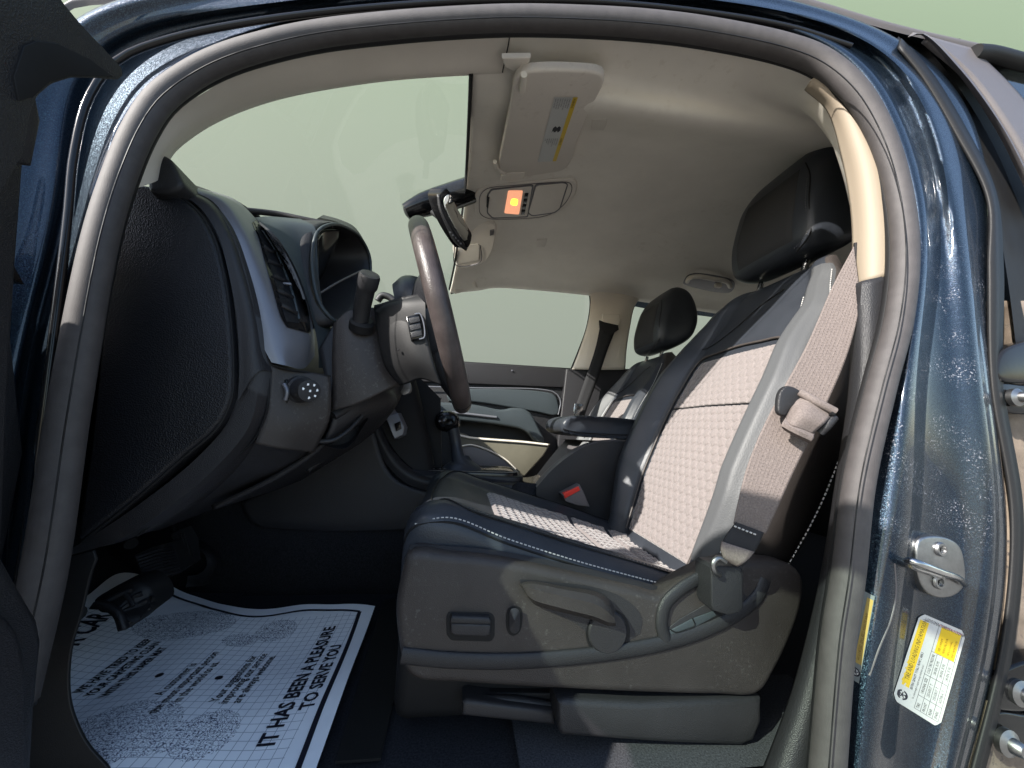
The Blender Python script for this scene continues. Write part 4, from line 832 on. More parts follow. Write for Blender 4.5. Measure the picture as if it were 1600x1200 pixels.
# ================================================================ PASSENGER SIDE
pd = thing('passenger_door', 'closed passenger door beyond the seats with tan map pocket and armrest', 'door', P(800, 640, 1.8))
dpn = pp('door_panel', [(470,548),(735,565),(893,575),(900,600),(905,900),(470,900)], 1.80, .06, 'plastic_dark', pd, .006)
pp('upper_trim', [(520,552),(735,567),(893,577),(880,606),(735,600),(520,590)], 1.785, .02, 'dash_skin', pd, .006)
tube('belt_line', PL([(560,602,1.78),(735,606,1.78),(850,609,1.78),(868,614,1.78),(876,626,1.78),(872,648,1.78)]), .0032, 'silver_grey', pd, n=40, seg=8)
pp('padded_insert', [(700,612),(735,607),(850,612),(868,618),(872,648),(840,644),(800,637),(740,628),(700,626)], 1.775, .03, 'teal_grey', pd, .008, spl=50)
pp('door_armrest', [(600,622),(650,626),(740,632),(785,640),(800,637),(826,642),(842,668),(852,692),(838,690),(822,674),(778,664),(700,656),(600,650)], 1.69, .10, 'teal_grey', pd, .012, spl=70)
tube('armrest_painted_highlight', PL([(600,640,1.685),(700,644,1.685),(776,652,1.685)]), .006, 'silver_grey', pd, n=20)  # grey tube painted in for the highlight along the armrest
lathe('door_pull_screw', P(800, 579, 1.78), (0, -1, 0), [(-.002, .004), (.003, .004), (.004, .001)], 'silver_grey', pd, 12)
mpk = pp('map_pocket', [(715,676),(728,679),(735,683),(820,689),(860,694),(850,712),(820,745),(740,745),(724,720),(715,700)], 1.66, .10, 'tan', pd, .008)
tube('pocket_rim', PL([(717,680,1.655),(735,684,1.655),(820,691,1.655),(856,695,1.655)]), .005, 'beige', mpk, n=20)
tube('speaker_ring', PL([(722,697,1.65),(735,695,1.65),(760,702,1.65),(790,718,1.65),(806,733,1.65)]), .0035, 'beige', pd, n=24)
pp('speaker_grille', [(722,699),(736,697),(760,704),(788,719),(804,735),(724,735)], 1.653, .01, 'pillar_grey', pd, .002)
mk('window_glass', [Vector((-.45,1.83,.26)), Vector((.60,1.83,.26)), Vector((.60,1.80,.80)), Vector((-.2,1.80,.74))], [(0, 1, 2, 3)], 'glass', pd)
tube('window_frame', PL([(704,458,1.772),(725,451,1.772),(780,442,1.772),(850,440,1.772),(900,443,1.772),(918,452,1.772),(923,470,1.772),(918,510,1.775),(906,545,1.78),(893,577,1.785)]), .0065, 'black', pd, n=60, seg=8)
sd = thing('passenger_side_pillar', 'beige centre pillar with seat belt guide on the passenger side', 'pillar', P(940, 560, 1.78))
surf('pillar_trim', [PL([(921,452,1.77),(923,475,1.77),(918,510,1.775),(907,545,1.78),(894,578,1.785)]), PL([(935,445,1.755),(938,475,1.755),(932,515,1.76),(922,548,1.765),(912,578,1.77)]), PL([(985,452,1.755),(975,478,1.755),(962,515,1.76),(958,548,1.765),(955,578,1.77)]), PL([(1004,458,1.77),(988,478,1.77),(980,515,1.775),(975,548,1.78),(973,578,1.785)])], 'beige', sd, nu=30, sub=6, thick=.02, toff=1)
pp('pillar_guide_panel', [(929,484),(975,487),(967,560),(916,556)], 1.748, .006, 'beige', sd, .002)
tube('pillar_window_edge', PL([(973,578,1.78),(978,530,1.775),(985,485,1.768),(1000,464,1.765),(1020,457,1.765),(1070,463,1.765),(1130,477,1.765),(1200,497,1.765),(1300,520,1.765)]), .006, 'black', sd, n=60, seg=8)
pp('pillar_lower_trim', [(885,576),(990,576),(1010,700),(1010,900),(870,900),(868,720)], 1.77, .06, 'dash_skin', sd, .008)
rp = thing('rear_passenger_door', 'dark rear passenger door beyond the headrest with clear window', 'door', P(1060, 600, 1.8))
mk('door_panel', [Vector((.72,1.80,-.45)), Vector((1.75,1.80,-.45)), Vector((1.75,1.80,.30)), Vector((.72,1.80,.30))], [(0, 1, 2, 3)], 'plastic_dark', rp, thick=.05)
mk('window_glass', [Vector((.70,1.83,.29)), Vector((1.7,1.83,.29)), Vector((1.7,1.80,.76)), Vector((.70,1.80,.80))], [(0, 1, 2, 3)], 'glass', rp)
mk('passenger_sill', [Vector((-1.0,1.86,-.5)), Vector((-.4,1.86,-.5)), Vector((-.4,1.86,.28)), Vector((-1.0,1.86,.28))], [(0, 1, 2, 3)], 'plastic_dark', truck, thick=.04)
mk('front_bulkhead', [Vector((-1.06,.42,-.5)), Vector((-1.06,1.88,-.5)), Vector((-.95,1.88,.34)), Vector((-.95,.42,.34))], [(0, 1, 2, 3)], 'black', truck, thick=.03)
surf('hood', [[Vector((-.62,y,.27+.0*y)), Vector((-.95,y,.25)), Vector((-1.4,y,.20)), Vector((-1.9,y,.10)), Vector((-2.0,y,-.15))] for y in (.47, .9, 1.4, 1.84)], 'paint', truck, nu=30, sub=3, thick=.01)
box('fender', (-1.28, .46, -.30), (1.42, .05, .95), 'paint', truck, .02)
pb = thing('passenger_seat_belt', 'black seat belt hanging from the passenger side pillar guide', 'seat belt', P(945, 500, 1.73))
def ribbon(name, L_, R_, m, parent, thick=.0014, n=50, sub=1, ny=3): return surf(name, [PL(L_), PL(R_)], m, parent, nu=n, cross=False, nv=ny, thick=thick, toff=0)
ribbon('webbing', [(938,508,1.73),(930,545,1.72),(915,590,1.71),(898,640,1.69),(893,665,1.68)], [(964,510,1.73),(950,545,1.72),(935,590,1.71),(920,630,1.69),(912,655,1.68)], 'belt_dark', pb)
pp('belt_guide', [(942,490),(968,491),(970,500),(966,509),(950,506),(941,502)], 1.725, .02, 'label_white' if False else 'beige', pb, .004)
pp('guide_collar', [(937,500),(944,503),(966,508),(967,515),(955,523),(945,521),(938,512)], 1.722, .012, 'belt_dark', pb, .002)
tg = pp('latch_plate', [(898,630),(911,632),(910,642),(904,645),(898,652),(896,642)], 1.66, .003, 'chrome', pb, .0005)
pp('latch_hole', [(901,633),(907,635),(906,640),(901,640)], 1.658, .003, 'black', tg, .0004)
gh = thing('grab_handle', 'folded beige grab handle recessed in the ceiling behind the seats', 'grab handle', hd(1108, 440, .0, 1.6))
plate('handle_recess', [hd(a, b, .003, 1.6) for a, b in [(1068,440),(1075,430),(1085,427),(1135,434),(1147,440),(1146,452),(1138,458),(1068,444)]], (0, 0, .004), 'pillar_grey', gh, .001, spl=40)
tube('handle_bar', [hd(a, b, o_, 1.6) for a, b, o_ in [(1074,440,.010),(1078,434,.03),(1090,432,.04),(1115,436,.04),(1135,440,.03),(1141,448,.012)]], .010, 'beige', gh, n=24)
box('coat_hook', hd(1122, 446, .03, 1.6), (.03, .02, .02), 'beige', gh, .004)
for i, (a, b, s_) in enumerate(((935, 195, 1.0), (845, 380, .7))):
    nm = 'ceiling_clip_cover'
    t_ = plate(nm, [hd(a+dx*s_, b+dy*s_, .004, 1.0) for dx, dy in ((-12, 8), (-9, -8), (14, -9), (11, 4), (8, 9))], (0, 0, .004), 'beige', None, .001)
    tag(t_, ('small beige cover square in the ceiling beside the driver visor', 'small beige cover in the ceiling beside the passenger visor')[i], 'cover', 'clip covers in the ceiling')

# ================================================================ VISORS, OVERHEAD CONSOLE, MIRROR
vs = thing('sun_visor', 'driver sun visor folded up with yellow and white warning label', 'sun visor', hd(860, 190, .03, .75))
vo = [(806,118),(822,109),(900,107),(938,112),(944,122),(925,165),(905,210),(892,250),(880,264),(850,270),(800,276),(783,270),(779,256),(786,215),(797,160)]
def planar(ref, o0, Y):
    a, b, c = [hd(x, y, o0, Y) for x, y in ref]; nn = (b-a).cross(c-a).normalized()
    if nn.dot(a) > 0: nn = -nn
    def f(x, y, o): d = ray(x, y).normalized(); q = d*(a.dot(nn)/d.dot(nn)); return q+nn*(o-o0)
    return f
VPL = planar([(815,125),(930,125),(810,262)], .052, .75)
def vis_pts(L_, o_): return [VPL(a, b, o_) for a, b in L_]
vsh = plate('visor_board', vis_pts(vo, .056), (0, 0, .017), 'visor', vs, .006, spl=80, seg=4, angle=60)
surf('visor_rear_edge', [vis_pts([(943,124),(924,166),(904,211),(889,253)], .048), vis_pts([(950,124),(932,168),(911,213),(894,255)], .034)], 'visor', vs, nu=20, cross=False, nv=3)
tube('visor_arm', vis_pts([(818,108),(817,118),(815,134)], .060), .0055, 'beige', vs, n=12)
tube('visor_arm', vis_pts([(773,250),(778,262),(788,268)], .056), .0050, 'beige', vs, n=12)
plate('visor_hinge', vis_pts([(785,104),(830,103),(826,122),(812,128),(790,118)], .040), (0, 0, .01), 'beige', vs, .003)
plate('visor_clip', vis_pts([(782,270),(800,266),(820,266),(818,275),(800,279),(782,278)], .060), (0, 0, .01), 'beige', vs, .003)
VB = bvh_of(vsh)
fl = quad([(903,152),(869,252),(840,253),(866,152)], .0022, VB)
wl = qpatch('warning_label', fl, 0, 1, 0, 1, 'label_white', vs, 0, 12, 4)
qpatch('label_band', fl, 0, 1, .0, .20, 'yellow', wl, .0004)
qtext('lettering', 'WARNING', fl, .02, .16, .11, 'ink', wl, 3.4, .7, .0008)
qtext('lettering', 'AIRBAG', fl, .64, .16, .11, 'ink', wl, 3.4, .7, .0008)
for k in range(7):
    qtext('lettering', ['CHILDREN CAN BE KILLED', 'OR INJURED BY THE AIR', 'THE BACK SEAT IS THE SAFEST', 'PLACE FOR CHILDREN', 'NEVER PUT A REAR FACING', 'CHILD SEAT IN THE FRONT', 'ALWAYS USE SEAT BELTS'][k], fl, .02, .33+k*.10, .055, 'ink', wl, 3.4, .60, .0008)
    qtext('lettering', ['AIRBAG WARNING', 'FLIP VISOR OVER', 'SEE OWNER MANUAL', 'FOR MORE', 'INFORMATION', 'AND SAFETY', 'NOTES'][k], fl, .64, .33+k*.10, .055, 'ink', wl, 3.4, .60, .0008)
for a, b in ((.50, .40), (.50, .58)):
    V = [fl(a+dx, b+dy, .0007) for dx, dy in ((-.03, -.08), (.02, -.10), (.05, 0), (.02, .06), (.05, .12), (-.02, .10), (-.05, .02))]
    mk('pictogram', V, [tuple(range(7))], 'ink', wl, False)
oc = thing('overhead_console', 'beige overhead console with glowing map lamp and dark buttons', 'overhead console', hd(820, 315, .0, 1.1))
oo = [(741,322),(744,303),(756,293),(800,288),(880,282),(897,283),(902,291),(893,315),(872,334),(850,342),(800,346),(757,345),(744,338)]
OPL = planar([(760,300),(890,290),(800,343)], .020, 1.1)
def oc_pts(L_, o_): return [OPL(a, b, o_) for a, b in L_]
plate('console_bezel', oc_pts(oo, .018), (0, 0, .016), 'beige', oc, .005, spl=80, seg=4, angle=60)
def ins_(L_, k): cx = sum(a for a, b in L_)/len(L_); cy = sum(b for a, b in L_)/len(L_); return [(cx+(a-cx)*k, cy+(b-cy)*k) for a, b in L_]
tube('bezel_groove', crom(oc_pts(ins_(oo, .90), .0185), 70, True), .0012, 'pillar_grey', oc, raw=True, closed=True, seg=6)
plate('lid_gap', oc_pts([(836,288),(881,284),(888,288),(876,326),(867,333),(831,338),(824,333)], .0205), (0, 0, .002), 'pillar_grey', oc, 0, rnd=.01)
plate('sunglass_lid', oc_pts([(838,290),(880,286),(886,288),(874,325),(866,331),(832,336),(826,332)], .022), (0, 0, .006), 'beige', oc, .002, rnd=.01)
plate('lamp_gap', oc_pts([(767,295.5),(834,288.5),(825,339.5),(769,341.5),(760.5,333),(760.5,305)], .0205), (0, 0, .002), 'pillar_grey', oc, 0, rnd=.01)
plate('lamp_panel', oc_pts([(768,297),(832,290),(824,338),(770,340),(762,332),(762,306)], .021), (0, 0, .006), 'beige', oc, .003, rnd=.01)
ll = plate('lamp_lens', oc_pts([(794,297),(817,297),(811,334),(788,332)], .024), (0, 0, .005), 'lamp', oc, .002, rnd=.006)
plate('lamp_bulb', oc_pts([(799,308),(810,309),(808,320),(797,318)], .0255), (0, 0, .003), 'lamp_core', ll, .001, rnd=.01)
for k in range(4): plate('map_lamp_button', oc_pts([(820-k*1.6,301+k*8.6),(826-k*1.6,301+k*8.6),(824.6-k*1.6,308+k*8.6),(818.6-k*1.6,308+k*8.6)], .024), (0, 0, .005), 'gloss_black', oc, .001)
plate('microphone_slot', oc_pts([(761,306),(765,308),(763,325),(760,322)], .023), (0, 0, .004), 'black', oc, .001)
vp = thing('passenger_sun_visor', 'passenger sun visor with closed vanity mirror cover behind the rear view mirror', 'sun visor', hd(740, 388, .03, 1.4))
PPL = planar([(715,360),(765,358),(725,412)], .030, 1.4)
def vq(L_, o_): return [PPL(a, b, o_) for a, b in L_]
plate('visor_board', vq([(706,352),(745,349),(772,350),(776,358),(770,392),(758,412),(742,419),(716,421),(708,400)], .03), (0, 0, .015), 'visor', vp, .005, rnd=.03)
plate('vanity_cover', vq([(712,386),(716,384),(748,381),(750,384),(749,406),(716,412),(713,408)], .034), (0, 0, .006), 'beige', vp, .002, rnd=.01)
tube('vanity_groove', vq([(711,384),(711,410),(716,414),(752,407),(752,382)], .036), .0022, 'pillar_grey', vp, n=30, seg=6)
plate('visor_hook', vq([(766,360),(773,359),(772,366),(766,368)], .034), (0, 0, .008), 'pillar_grey', vp, .001)
rm = thing('rear_view_mirror', 'black rear view mirror on its windshield pod, tilted toward the driver', 'mirror', P(700, 320, 1.1))
tube('camera_pod', PL([(634,331,1.13),(646,326,1.13),(675,316,1.14),(705,307,1.15),(738,296,1.17)]), [.024, .036, .040, .042, .042], 'gloss_black', rm, n=30, seg=28)
lathe('pod_nose_cap', P(637,330,1.13), P(634,331,1.13)-P(675,316,1.14), [(-.004, .026), (.004, .023), (.009, .012), (.010, .001)], 'plastic_dark', rm, 24)
tube('mirror_stem', PL([(676,332,1.10),(690,343,1.06),(700,350,1.05)]), .008, 'black', rm, n=10)
mo = [(688,303,.99),(693,295,.985),(700,294,.985),(712,318,1.02),(731,352,1.06),(738,366,1.08),(736,382,1.075),(731,388,1.07),(722,378,1.05),(705,350,1.02),(692,322,1.0)]
plate('mirror_housing', PL(mo), (-.035, .012, .004), 'gloss_black', rm, .006, spl=60, angle=60)
mi = ins_([(a, b) for a, b, c in mo], .80)
plate('mirror_glass', [P(a+1, b+1, c-.006) for (a, b), (_, _, c) in zip(mi, mo)], (-.002, .003, 0), 'mirror', rm, .0008, spl=60)
surf('mirror_rear_shell', [PL([(688,303,.99),(690,322,1.0),(703,350,1.02),(720,378,1.05),(731,388,1.07)]), PL([(692,330,1.02),(700,352,1.04),(707,366,1.05),(714,376,1.06),(722,382,1.07)])], 'plastic_dark', rm, nu=20, cross=False, nv=3, thick=.01)
for k in range(5): lathe('mirror_button', P(704+k*4, 363+k*4.4, 1.025+k*.006), (.5, -1, -.3), [(-.003, .0022), (.001, .0022)], 'silver_grey', rm, 10)

# ================================================================ SEATS
CY = .78
B0 = Vector((.425, 0, -.235)); T0 = Vector((.738, 0, .385)); AX = (T0-B0).normalized(); NN = Vector((-AX.z, 0, AX.x)); LB_ = (T0-B0).length
def interp(t, tb):
    for i in range(len(tb)-1):
        if t <= tb[i+1][0]:
            k = (t-tb[i][0])/(tb[i+1][0]-tb[i][0]); k = k*k*(3-2*k)*.5+k*.5; return tb[i][1]+(tb[i+1][1]-tb[i][1])*k
    return tb[-1][1]
WT = [(0, .205), (.2, .238), (.5, .245), (.75, .225), (.90, .185), (1.0, .145), (1.05, .12)]
def gsec(a):   # section height of the front face, a = |v|
    return interp(a, [(0, 0), (.50, .0), (.62, .01), (.80, 1.0), (.89, .97), (.96, .62), (1.0, .15)])
def bpos(s, v, off=0.0):
    w = interp(s, WT); a = abs(v); amp = interp(s, [(0, .030), (.25, .052), (.6, .050), (.82, .028), (1.0, .012), (1.1, .01)])
    d = gsec(a)*amp+.022*math.sin(min(1, s*1.15)*math.pi)*(1-.3*a)
    p = B0+AX*(LB_*s)+NN*(d+off); return Vector((p.x, CY+v*w, p.z))
def bback(s, v):
    w = interp(s, WT); th = interp(s, [(0, .13), (.4, .125), (.85, .10), (1.05, .07)]); k = abs(v)
    p = B0+AX*(LB_*s)+NN*(-th*(1-.25*k**3)); return Vector((p.x, CY+v*w*.96, p.z))
def grid(name, fn, nu, nv, m, parent, closed=False, angle=70, thick=0):
    V = [fn(i/(nu if closed else nu-1), j/(nv-1)) for j in range(nv) for i in range(nu)]; Fc = []
    for j in range(nv-1):
        for i in range(nu if closed else nu-1): Fc.append((j*nu+i, j*nu+(i+1) % nu, (j+1)*nu+(i+1) % nu, (j+1)*nu+i))
    return mk(name, V, Fc, m, parent, True, angle, thick)
def hexh(x, y, c=.0215):
    """quilted hexagons: 0 in the stitched groove, 1 on top of the pillow"""
    x /= c; y /= c*1.0; q = 1.7320508
    ax, ay = x % 1.0-.5, y % q-q/2; bx, by = (x-.5) % 1.0-.5, (y-q/2) % q-q/2
    if ax*ax+ay*ay < bx*bx+by*by: gx, gy = ax, ay
    else: gx, gy = bx, by
    d = max(abs(gx), abs(gx)*.5+abs(gy)*.8660254)
    e = .5-d; return smooth01(e/.13)*(.75+.25*smooth01(e/.5))
ds = thing('driver_chair', 'driver seat with sunlit grey quilted fabric, black leather bolsters and dark headrest', 'seat', (.35, CY, -.43))
NF = 60; NBk = 26
def shell(u, t):
    s = -.04+1.09*t; n1 = .66
    if u < n1:
        v = -1+2*u/n1; p = bpos(s, v)
    else:
        v = 1-2*(u-n1)/(1-n1); p = bback(s, v)
    k = max(0, (t-.90)/.10); k2 = k**3
    c = B0+AX*(LB_*s)+NN*(-.05); cc_ = Vector((c.x, CY, c.z))
    if t >= .999: return cc_.lerp(p, .25)+AX*.004
    q = p.lerp(Vector((cc_.x, p.y, cc_.z)), k2*.75); return q
sb = grid('backrest', shell, NF+NBk, 90, ['leather', 'leather_side'], ds, closed=True)
for p in sb.data.polygons:
    i = p.vertices[0] % (NF+NBk)
    if i > NF*.98 or i < 2: p.material_index = 1
def binsert(name, s0, s1, m, parent, hx=True, nu=190, nv=230, v0=-.60, v1=.60, amp=.0040, tap=0, puff=.004):
    def fn(u, t):
        s = s0+(s1-s0)*t; v = v0+(v1-v0)*u
        if tap: kk = 1-tap*smooth01((t-.8)/.2)**2; v *= kk
        w = interp(s, WT); e = min(1, min(u, 1-u)/.05, min(t, 1-t)/.012)
        h = hexh(v*w, s*LB_)*amp*(1.0-.55*smooth01((s-.40)/.2)) if hx else 0
        return bpos(s, v, -.004+(puff+h)*smooth01(e)+.0016)
    return grid(name, fn, nu, nv, m, parent, angle=80)
binsert('seatback_insert', .0, .475, 'fabric', ds)
binsert('seatback_insert', .476, .685, 'fabric', ds, nv=110, tap=.08)
tube('piping', [bpos(s, -.615, .004) for s in (.0, .1, .2, .3, .4, .5, .6, .66)]+[bpos(.70, -.55, .004), bpos(.71, -.3, .004), bpos(.715, 0, .004), bpos(.71, .3, .004), bpos(.70, .55, .004)]+[bpos(s, .615, .004) for s in (.66, .6, .5, .4, .3, .2, .1, 0)], .0028, 'leather_side', ds, n=160, seg=8)
# leather facing on the outer bolster, its sun glare painted in as grey
def strip_near(u, t):
    s = .02+.93*t; v = -.985+(.985-.60)*u; v = -.985+(.32)*u*(1-.2*smooth01((t-.8)/.2))
    e = min(1, u/.06, (1-u)/.06, t/.02, (1-t)/.03)
    return bpos(s, v, .0005+.0022*smooth01(e))
grid('bolster_facing', strip_near, 24, 90, 'leather_silver', ds)
def strip_far(u, t):
    s = .02+.93*t; v = .985-(.32)*u*(1-.2*smooth01((t-.8)/.2)); e = min(1, u/.06, (1-u)/.06, t/.02, (1-t)/.03)
    return bpos(s, v, .0005+.0022*smooth01(e))
grid('bolster_facing', strip_far, 24, 90, 'leather', ds)
dashes('seam_stitching', [bpos(s, -.675, .0040) for s in (.04, .15, .3, .45, .6, .75, .85)], 'thread', ds)
dashes('seam_stitching', [bpos(s, -.975, .0045) for s in (.04, .15, .3, .45, .6, .75, .85, .92)], 'thread', ds)
dashes('seam_stitching', [bback(s, -1.02)+NN*.012 for s in (-.02, .1, .25, .4, .55, .7)], 'thread', ds, step=.008)
tube('seam_line', [bpos(.4755, v, .002) for v in (-.59, -.3, 0, .3, .59)], .0008, 'black', ds, n=30, seg=6)
tube('shoulder_seam', [bpos(.74, .95, .003), bpos(.76, .6, .003), bpos(.82, .3, .002), bpos(.9, 0, .003), bpos(.93, -.3, .003)], .0014, 'black', ds, n=30, seg=6)
# headrest
HL = [(.683,.375),(.672,.44),(.690,.53),(.722,.615),(.775,.668),(.835,.655),(.875,.59),(.885,.50),(.855,.425),(.80,.385),(.735,.362)]
hc = (.78, .51)
def hrow2(y, k): return [Vector((hc[0]+(x-hc[0])*k, CY+y, hc[1]+(z-hc[1])*k)) for x, z in HL]
HL = [(.808+(x-.78)*.93, .552+(z-.51)*.93) for x, z in HL]; hc = (.808, .552)
hrst = surf('headrest', [hrow2(-.136, .02), hrow2(-.135, .45), hrow2(-.130, .70), hrow2(-.118, .88), hrow2(-.09, .975), hrow2(-.04, 1), hrow2(.04, 1), hrow2(.09, .975), hrow2(.118, .88), hrow2(.130, .70), hrow2(.135, .45), hrow2(.136, .02)], 'leather', ds, nu=70, closed=True, sub=5, angle=80)
HRB = bvh_of(hrst)
def hface(y, z, o=.002):
    h = HRB.ray_cast(Vector((.3, CY+y, z)), Vector((1, 0, 0))); return (h[0] if h[0] is not None else Vector((.69, CY+y, z)))-Vector((o, 0, 0))
def hf(u, t):
    z = .445+.18*t; w = .088-.015*abs(t-.4); e = min(1, min(u, 1-u)/.08, min(t, 1-t)/.06)
    return hface(-w+2*w*u, z, .0005+.003*smooth01(e))
grid('headrest_insert', hf, 40, 40, 'fabric_dark', hrst)
tube('headrest_seam', [hface(y, z, .001) for y, z in ((-.112,.40),(-.116,.45),(-.116,.52),(-.108,.59),(-.088,.635))], .0016, 'black', hrst, n=30, seg=6)
dashes('headrest_stitching', [hface(y, z, .002) for y, z in ((-.107,.41),(-.111,.45),(-.111,.52),(-.104,.59))], 'thread' if False else 'leather_silver', hrst, r=.0008)
for y in (-.065, .065): tube('headrest_post', [Vector((.762, CY+y, .41)), Vector((.745, CY+y, .36)), Vector((.728, CY+y, .30))], .0065, 'chrome', ds, n=8, seg=16)
# cushion
CP = [(.0,-.30),(-.050,-.24),(-.068,-.19),(-.068,-.155),(-.048,-.131),(-.01,-.130),(.05,-.150),(.15,-.180),(.27,-.210),(.38,-.241),(.46,-.258)]
cpw = crom([Vector((x, 0, z)) for x, z in CP], 200)
def cprof(t): x = t*199; i = min(int(x), 198); return cpw[i].lerp(cpw[i+1], x-i)
def cpos(t, v, off=0.0):
    p = cprof(t); q = cprof(min(1, t+.01)); r = cprof(max(0, t-.01)); d = (q-r).normalized(); n = Vector((-d.z, 0, d.x)); a = abs(v)
    w = interp(t, [(0, .20), (.15, .21), (.30, .232), (.6, .238), (1, .225)])
    amp = interp(t, [(0, 0), (.2, .002), (.32, .016), (.5, .020), (.8, .016), (1, .010)])
    h = interp(a, [(0, 0), (.55, 0), (.64, .05), (.81, 1.0), (.89, .9), (1.0, 0)])*amp-.010*(1-smooth01((a-.35)/.25))*smooth01((t-.45)/.25)
    p = p+n*(h+off); return Vector((p.x, CY+v*w, p.z))
def cshell(u, t):
    v = -1.12+2.24*u
    if abs(v) <= 1: return cpos(t, v)
    p = cpos(t, math.copysign(1, v)); k = (abs(v)-1)/.12; return p+Vector((0, math.copysign(.003, v)*math.sin(k*3.14), -.075*k))
grid('seat_cushion', cshell, 80, 80, 'leather', ds)
def cinsert(name, t0, t1, tap, nv, amp=.0034):
    def fn(u, t):
        tt = t0+(t1-t0)*t; v = (-.5+u)*1.2
        if tap: v *= 1-.16*(1-smooth01(t/.14))
        w = .235; e = min(1, min(u, 1-u)/.05, min(t, 1-t)*(t1-t0)/.012)
        p0 = cprof(tt); return cpos(tt, v, -.003+(.004+hexh(v*w, p0.x*1.05)*amp)*smooth01(e)+.0016)
    return grid(name, fn, 180, nv, 'fabric', ds, angle=80)
cinsert('cushion_insert', .44, .735, True, 140); cinsert('cushion_insert', .742, .87, False, 70); cinsert('cushion_insert', .877, .99, False, 60)
tube('cushion_seam', [cpos(t, -.90, .001) for t in (.95, .8, .6, .45, .36)]+[cpos(.32, -.80, .001), cpos(.29, -.6, .001), cpos(.28, -.3, .001), cpos(.28, .3, .001), cpos(.29, .6, .001), cpos(.33, .8, .001)]+[cpos(t, .9, .001) for t in (.45, .7, .95)], .0014, 'black', ds, n=120, seg=6)
dashes('cushion_stitching', [cpos(t, -.87, .0012) for t in (.98, .8, .6, .45, .37)]+[cpos(.325, -.76, .001), cpos(.305, -.5, .001)], 'leather_silver', ds, r=.0008)
dashes('cushion_edge_stitching', [cpos(t, -1.0, .0015)+Vector((0, -.0012, .000)) for t in (.99, .8, .6, .45, .33, .25)], 'thread', ds, r=.0009)
tube('cushion_edge_piping', [cpos(t, -1.0, .001)+Vector((0, -.001, -.006)) for t in (.99, .8, .6, .45, .33, .25, .18)], .0016, 'black', ds, n=80, seg=6)
# passenger seat: same seat further in
def kids(o): return [c for c in bpy.data.objects if c.parent == o]
ps = ds.copy(); COL.objects.link(ps); ps.location = ds.location+Vector((.088, .775, -.050))
tag(ps, 'shaded passenger seat beyond the console with its headrest against the rear window', 'seat')
ps.name = 'passenger_chair'
for c in kids(ds):
    n_ = c.copy(); COL.objects.link(n_); n_.parent = ps
    if c.name.startswith('bolster_facing'):   # on this seat the glare-grey facing is on the side of the passenger door
        n_.data = c.data.copy(); n_.data.materials[0] = M['leather'] if c.name == 'bolster_facing' else M['leather_silver']
    for g in kids(c): g2 = g.copy(); COL.objects.link(g2); g2.parent = n_
ds['group'] = 'front seats of the cab'; ps['group'] = 'front seats of the cab'
# ---- driver seat side shield and controls
SH = [(628,890),(634,868),(650,861),(700,866),(770,873),(850,888),(940,908),(1000,922),(1036,930),(1052,920),(1105,892),(1150,878),(1210,879),(1245,886),(1259,905),(1258,940),(1245,985),(1215,1050),(1188,1088),(1120,1090),(1000,1087),(850,1080),(720,1072),(650,1066),(632,1050),(622,1010),(617,950)]
shd = plate('side_shield', PL(SH, .512), (0, .035, 0), 'plastic_brown', ds, .012, spl=150, seg=5, angle=70)
surf('shield_top_rail', [PL([(640,862,.524),(760,872,.524),(880,893,.524),(990,918,.524),(1034,930,.524)]), PL([(640,850,.535),(760,858,.535),(880,880,.535),(990,905,.535),(1040,920,.535)])], 'plastic_dark', ds, nu=40, cross=False, nv=3)
# raised rear corner that carries the belt anchor
surf('rear_shoulder', [PL([(1040,930,.515),(1060,990,.512),(1030,1018,.510),(900,1030,.511)]), PL([(1048,922,.512),(1078,965,.500),(1090,1000,.500),(1100,1020,.510)]), PL([(1110,888,.514),(1150,900,.500),(1180,940,.498),(1200,1000,.508)]), PL([(1160,876,.520),(1220,890,.505),(1245,930,.505),(1240,985,.512)])], 'plastic_dark', ds, nu=30, sub=6) if False else None
def ridge(name, pts, wd, d, m):
    """soft raised ridge running along the shield"""
    return tube(name, pts, wd, m, ds, n=60, seg=20, ry=d, up=(0, 0, 1))
ridge('shield_ridge', PL([(628,1024,.512),(700,1031,.511),(800,1033,.511),(900,1026,.511),(980,1016,.511),(1040,1004,.511),(1100,985,.511),(1150,960,.511),(1185,930,.512),(1195,905,.514)]), .010, .0045, 'plastic_dark')
ridge('shield_ridge', PL([(1040,1000,.511),(1034,975,.511),(1040,945,.511),(1062,922,.511),(1105,897,.512),(1130,888,.514)]), .009, .005, 'plastic_dark')
surf('lever_recess', [PL([(812,905,.5112),(850,908,.5112),(930,918,.5112),(980,938,.5112),(1003,965,.5112),(1000,990,.5112)]), PL([(815,918,.5108),(850,935,.5108),(910,955,.5108),(950,975,.5108),(960,995,.5108),(970,1010,.5108)]), PL([(818,925,.5112),(850,950,.5112),(900,975,.5112),(930,1000,.5112),(950,1015,.5112),(975,1022,.5112)])], 'dash_skin', ds, nu=30, sub=5)
lathe('lever_hub', P(948, 985, .512), (0, -1, 0), [(-.004, .027), (.004, .027), (.006, .025), (.007, .001)], 'dash_skin', ds, 40)
lathe('lever_hub_shadow_gap', P(950, 988, .512), (0, -1, 0), [(-.004, .031), (.0012, .031), (.0014, .001)], 'black', ds, 40)
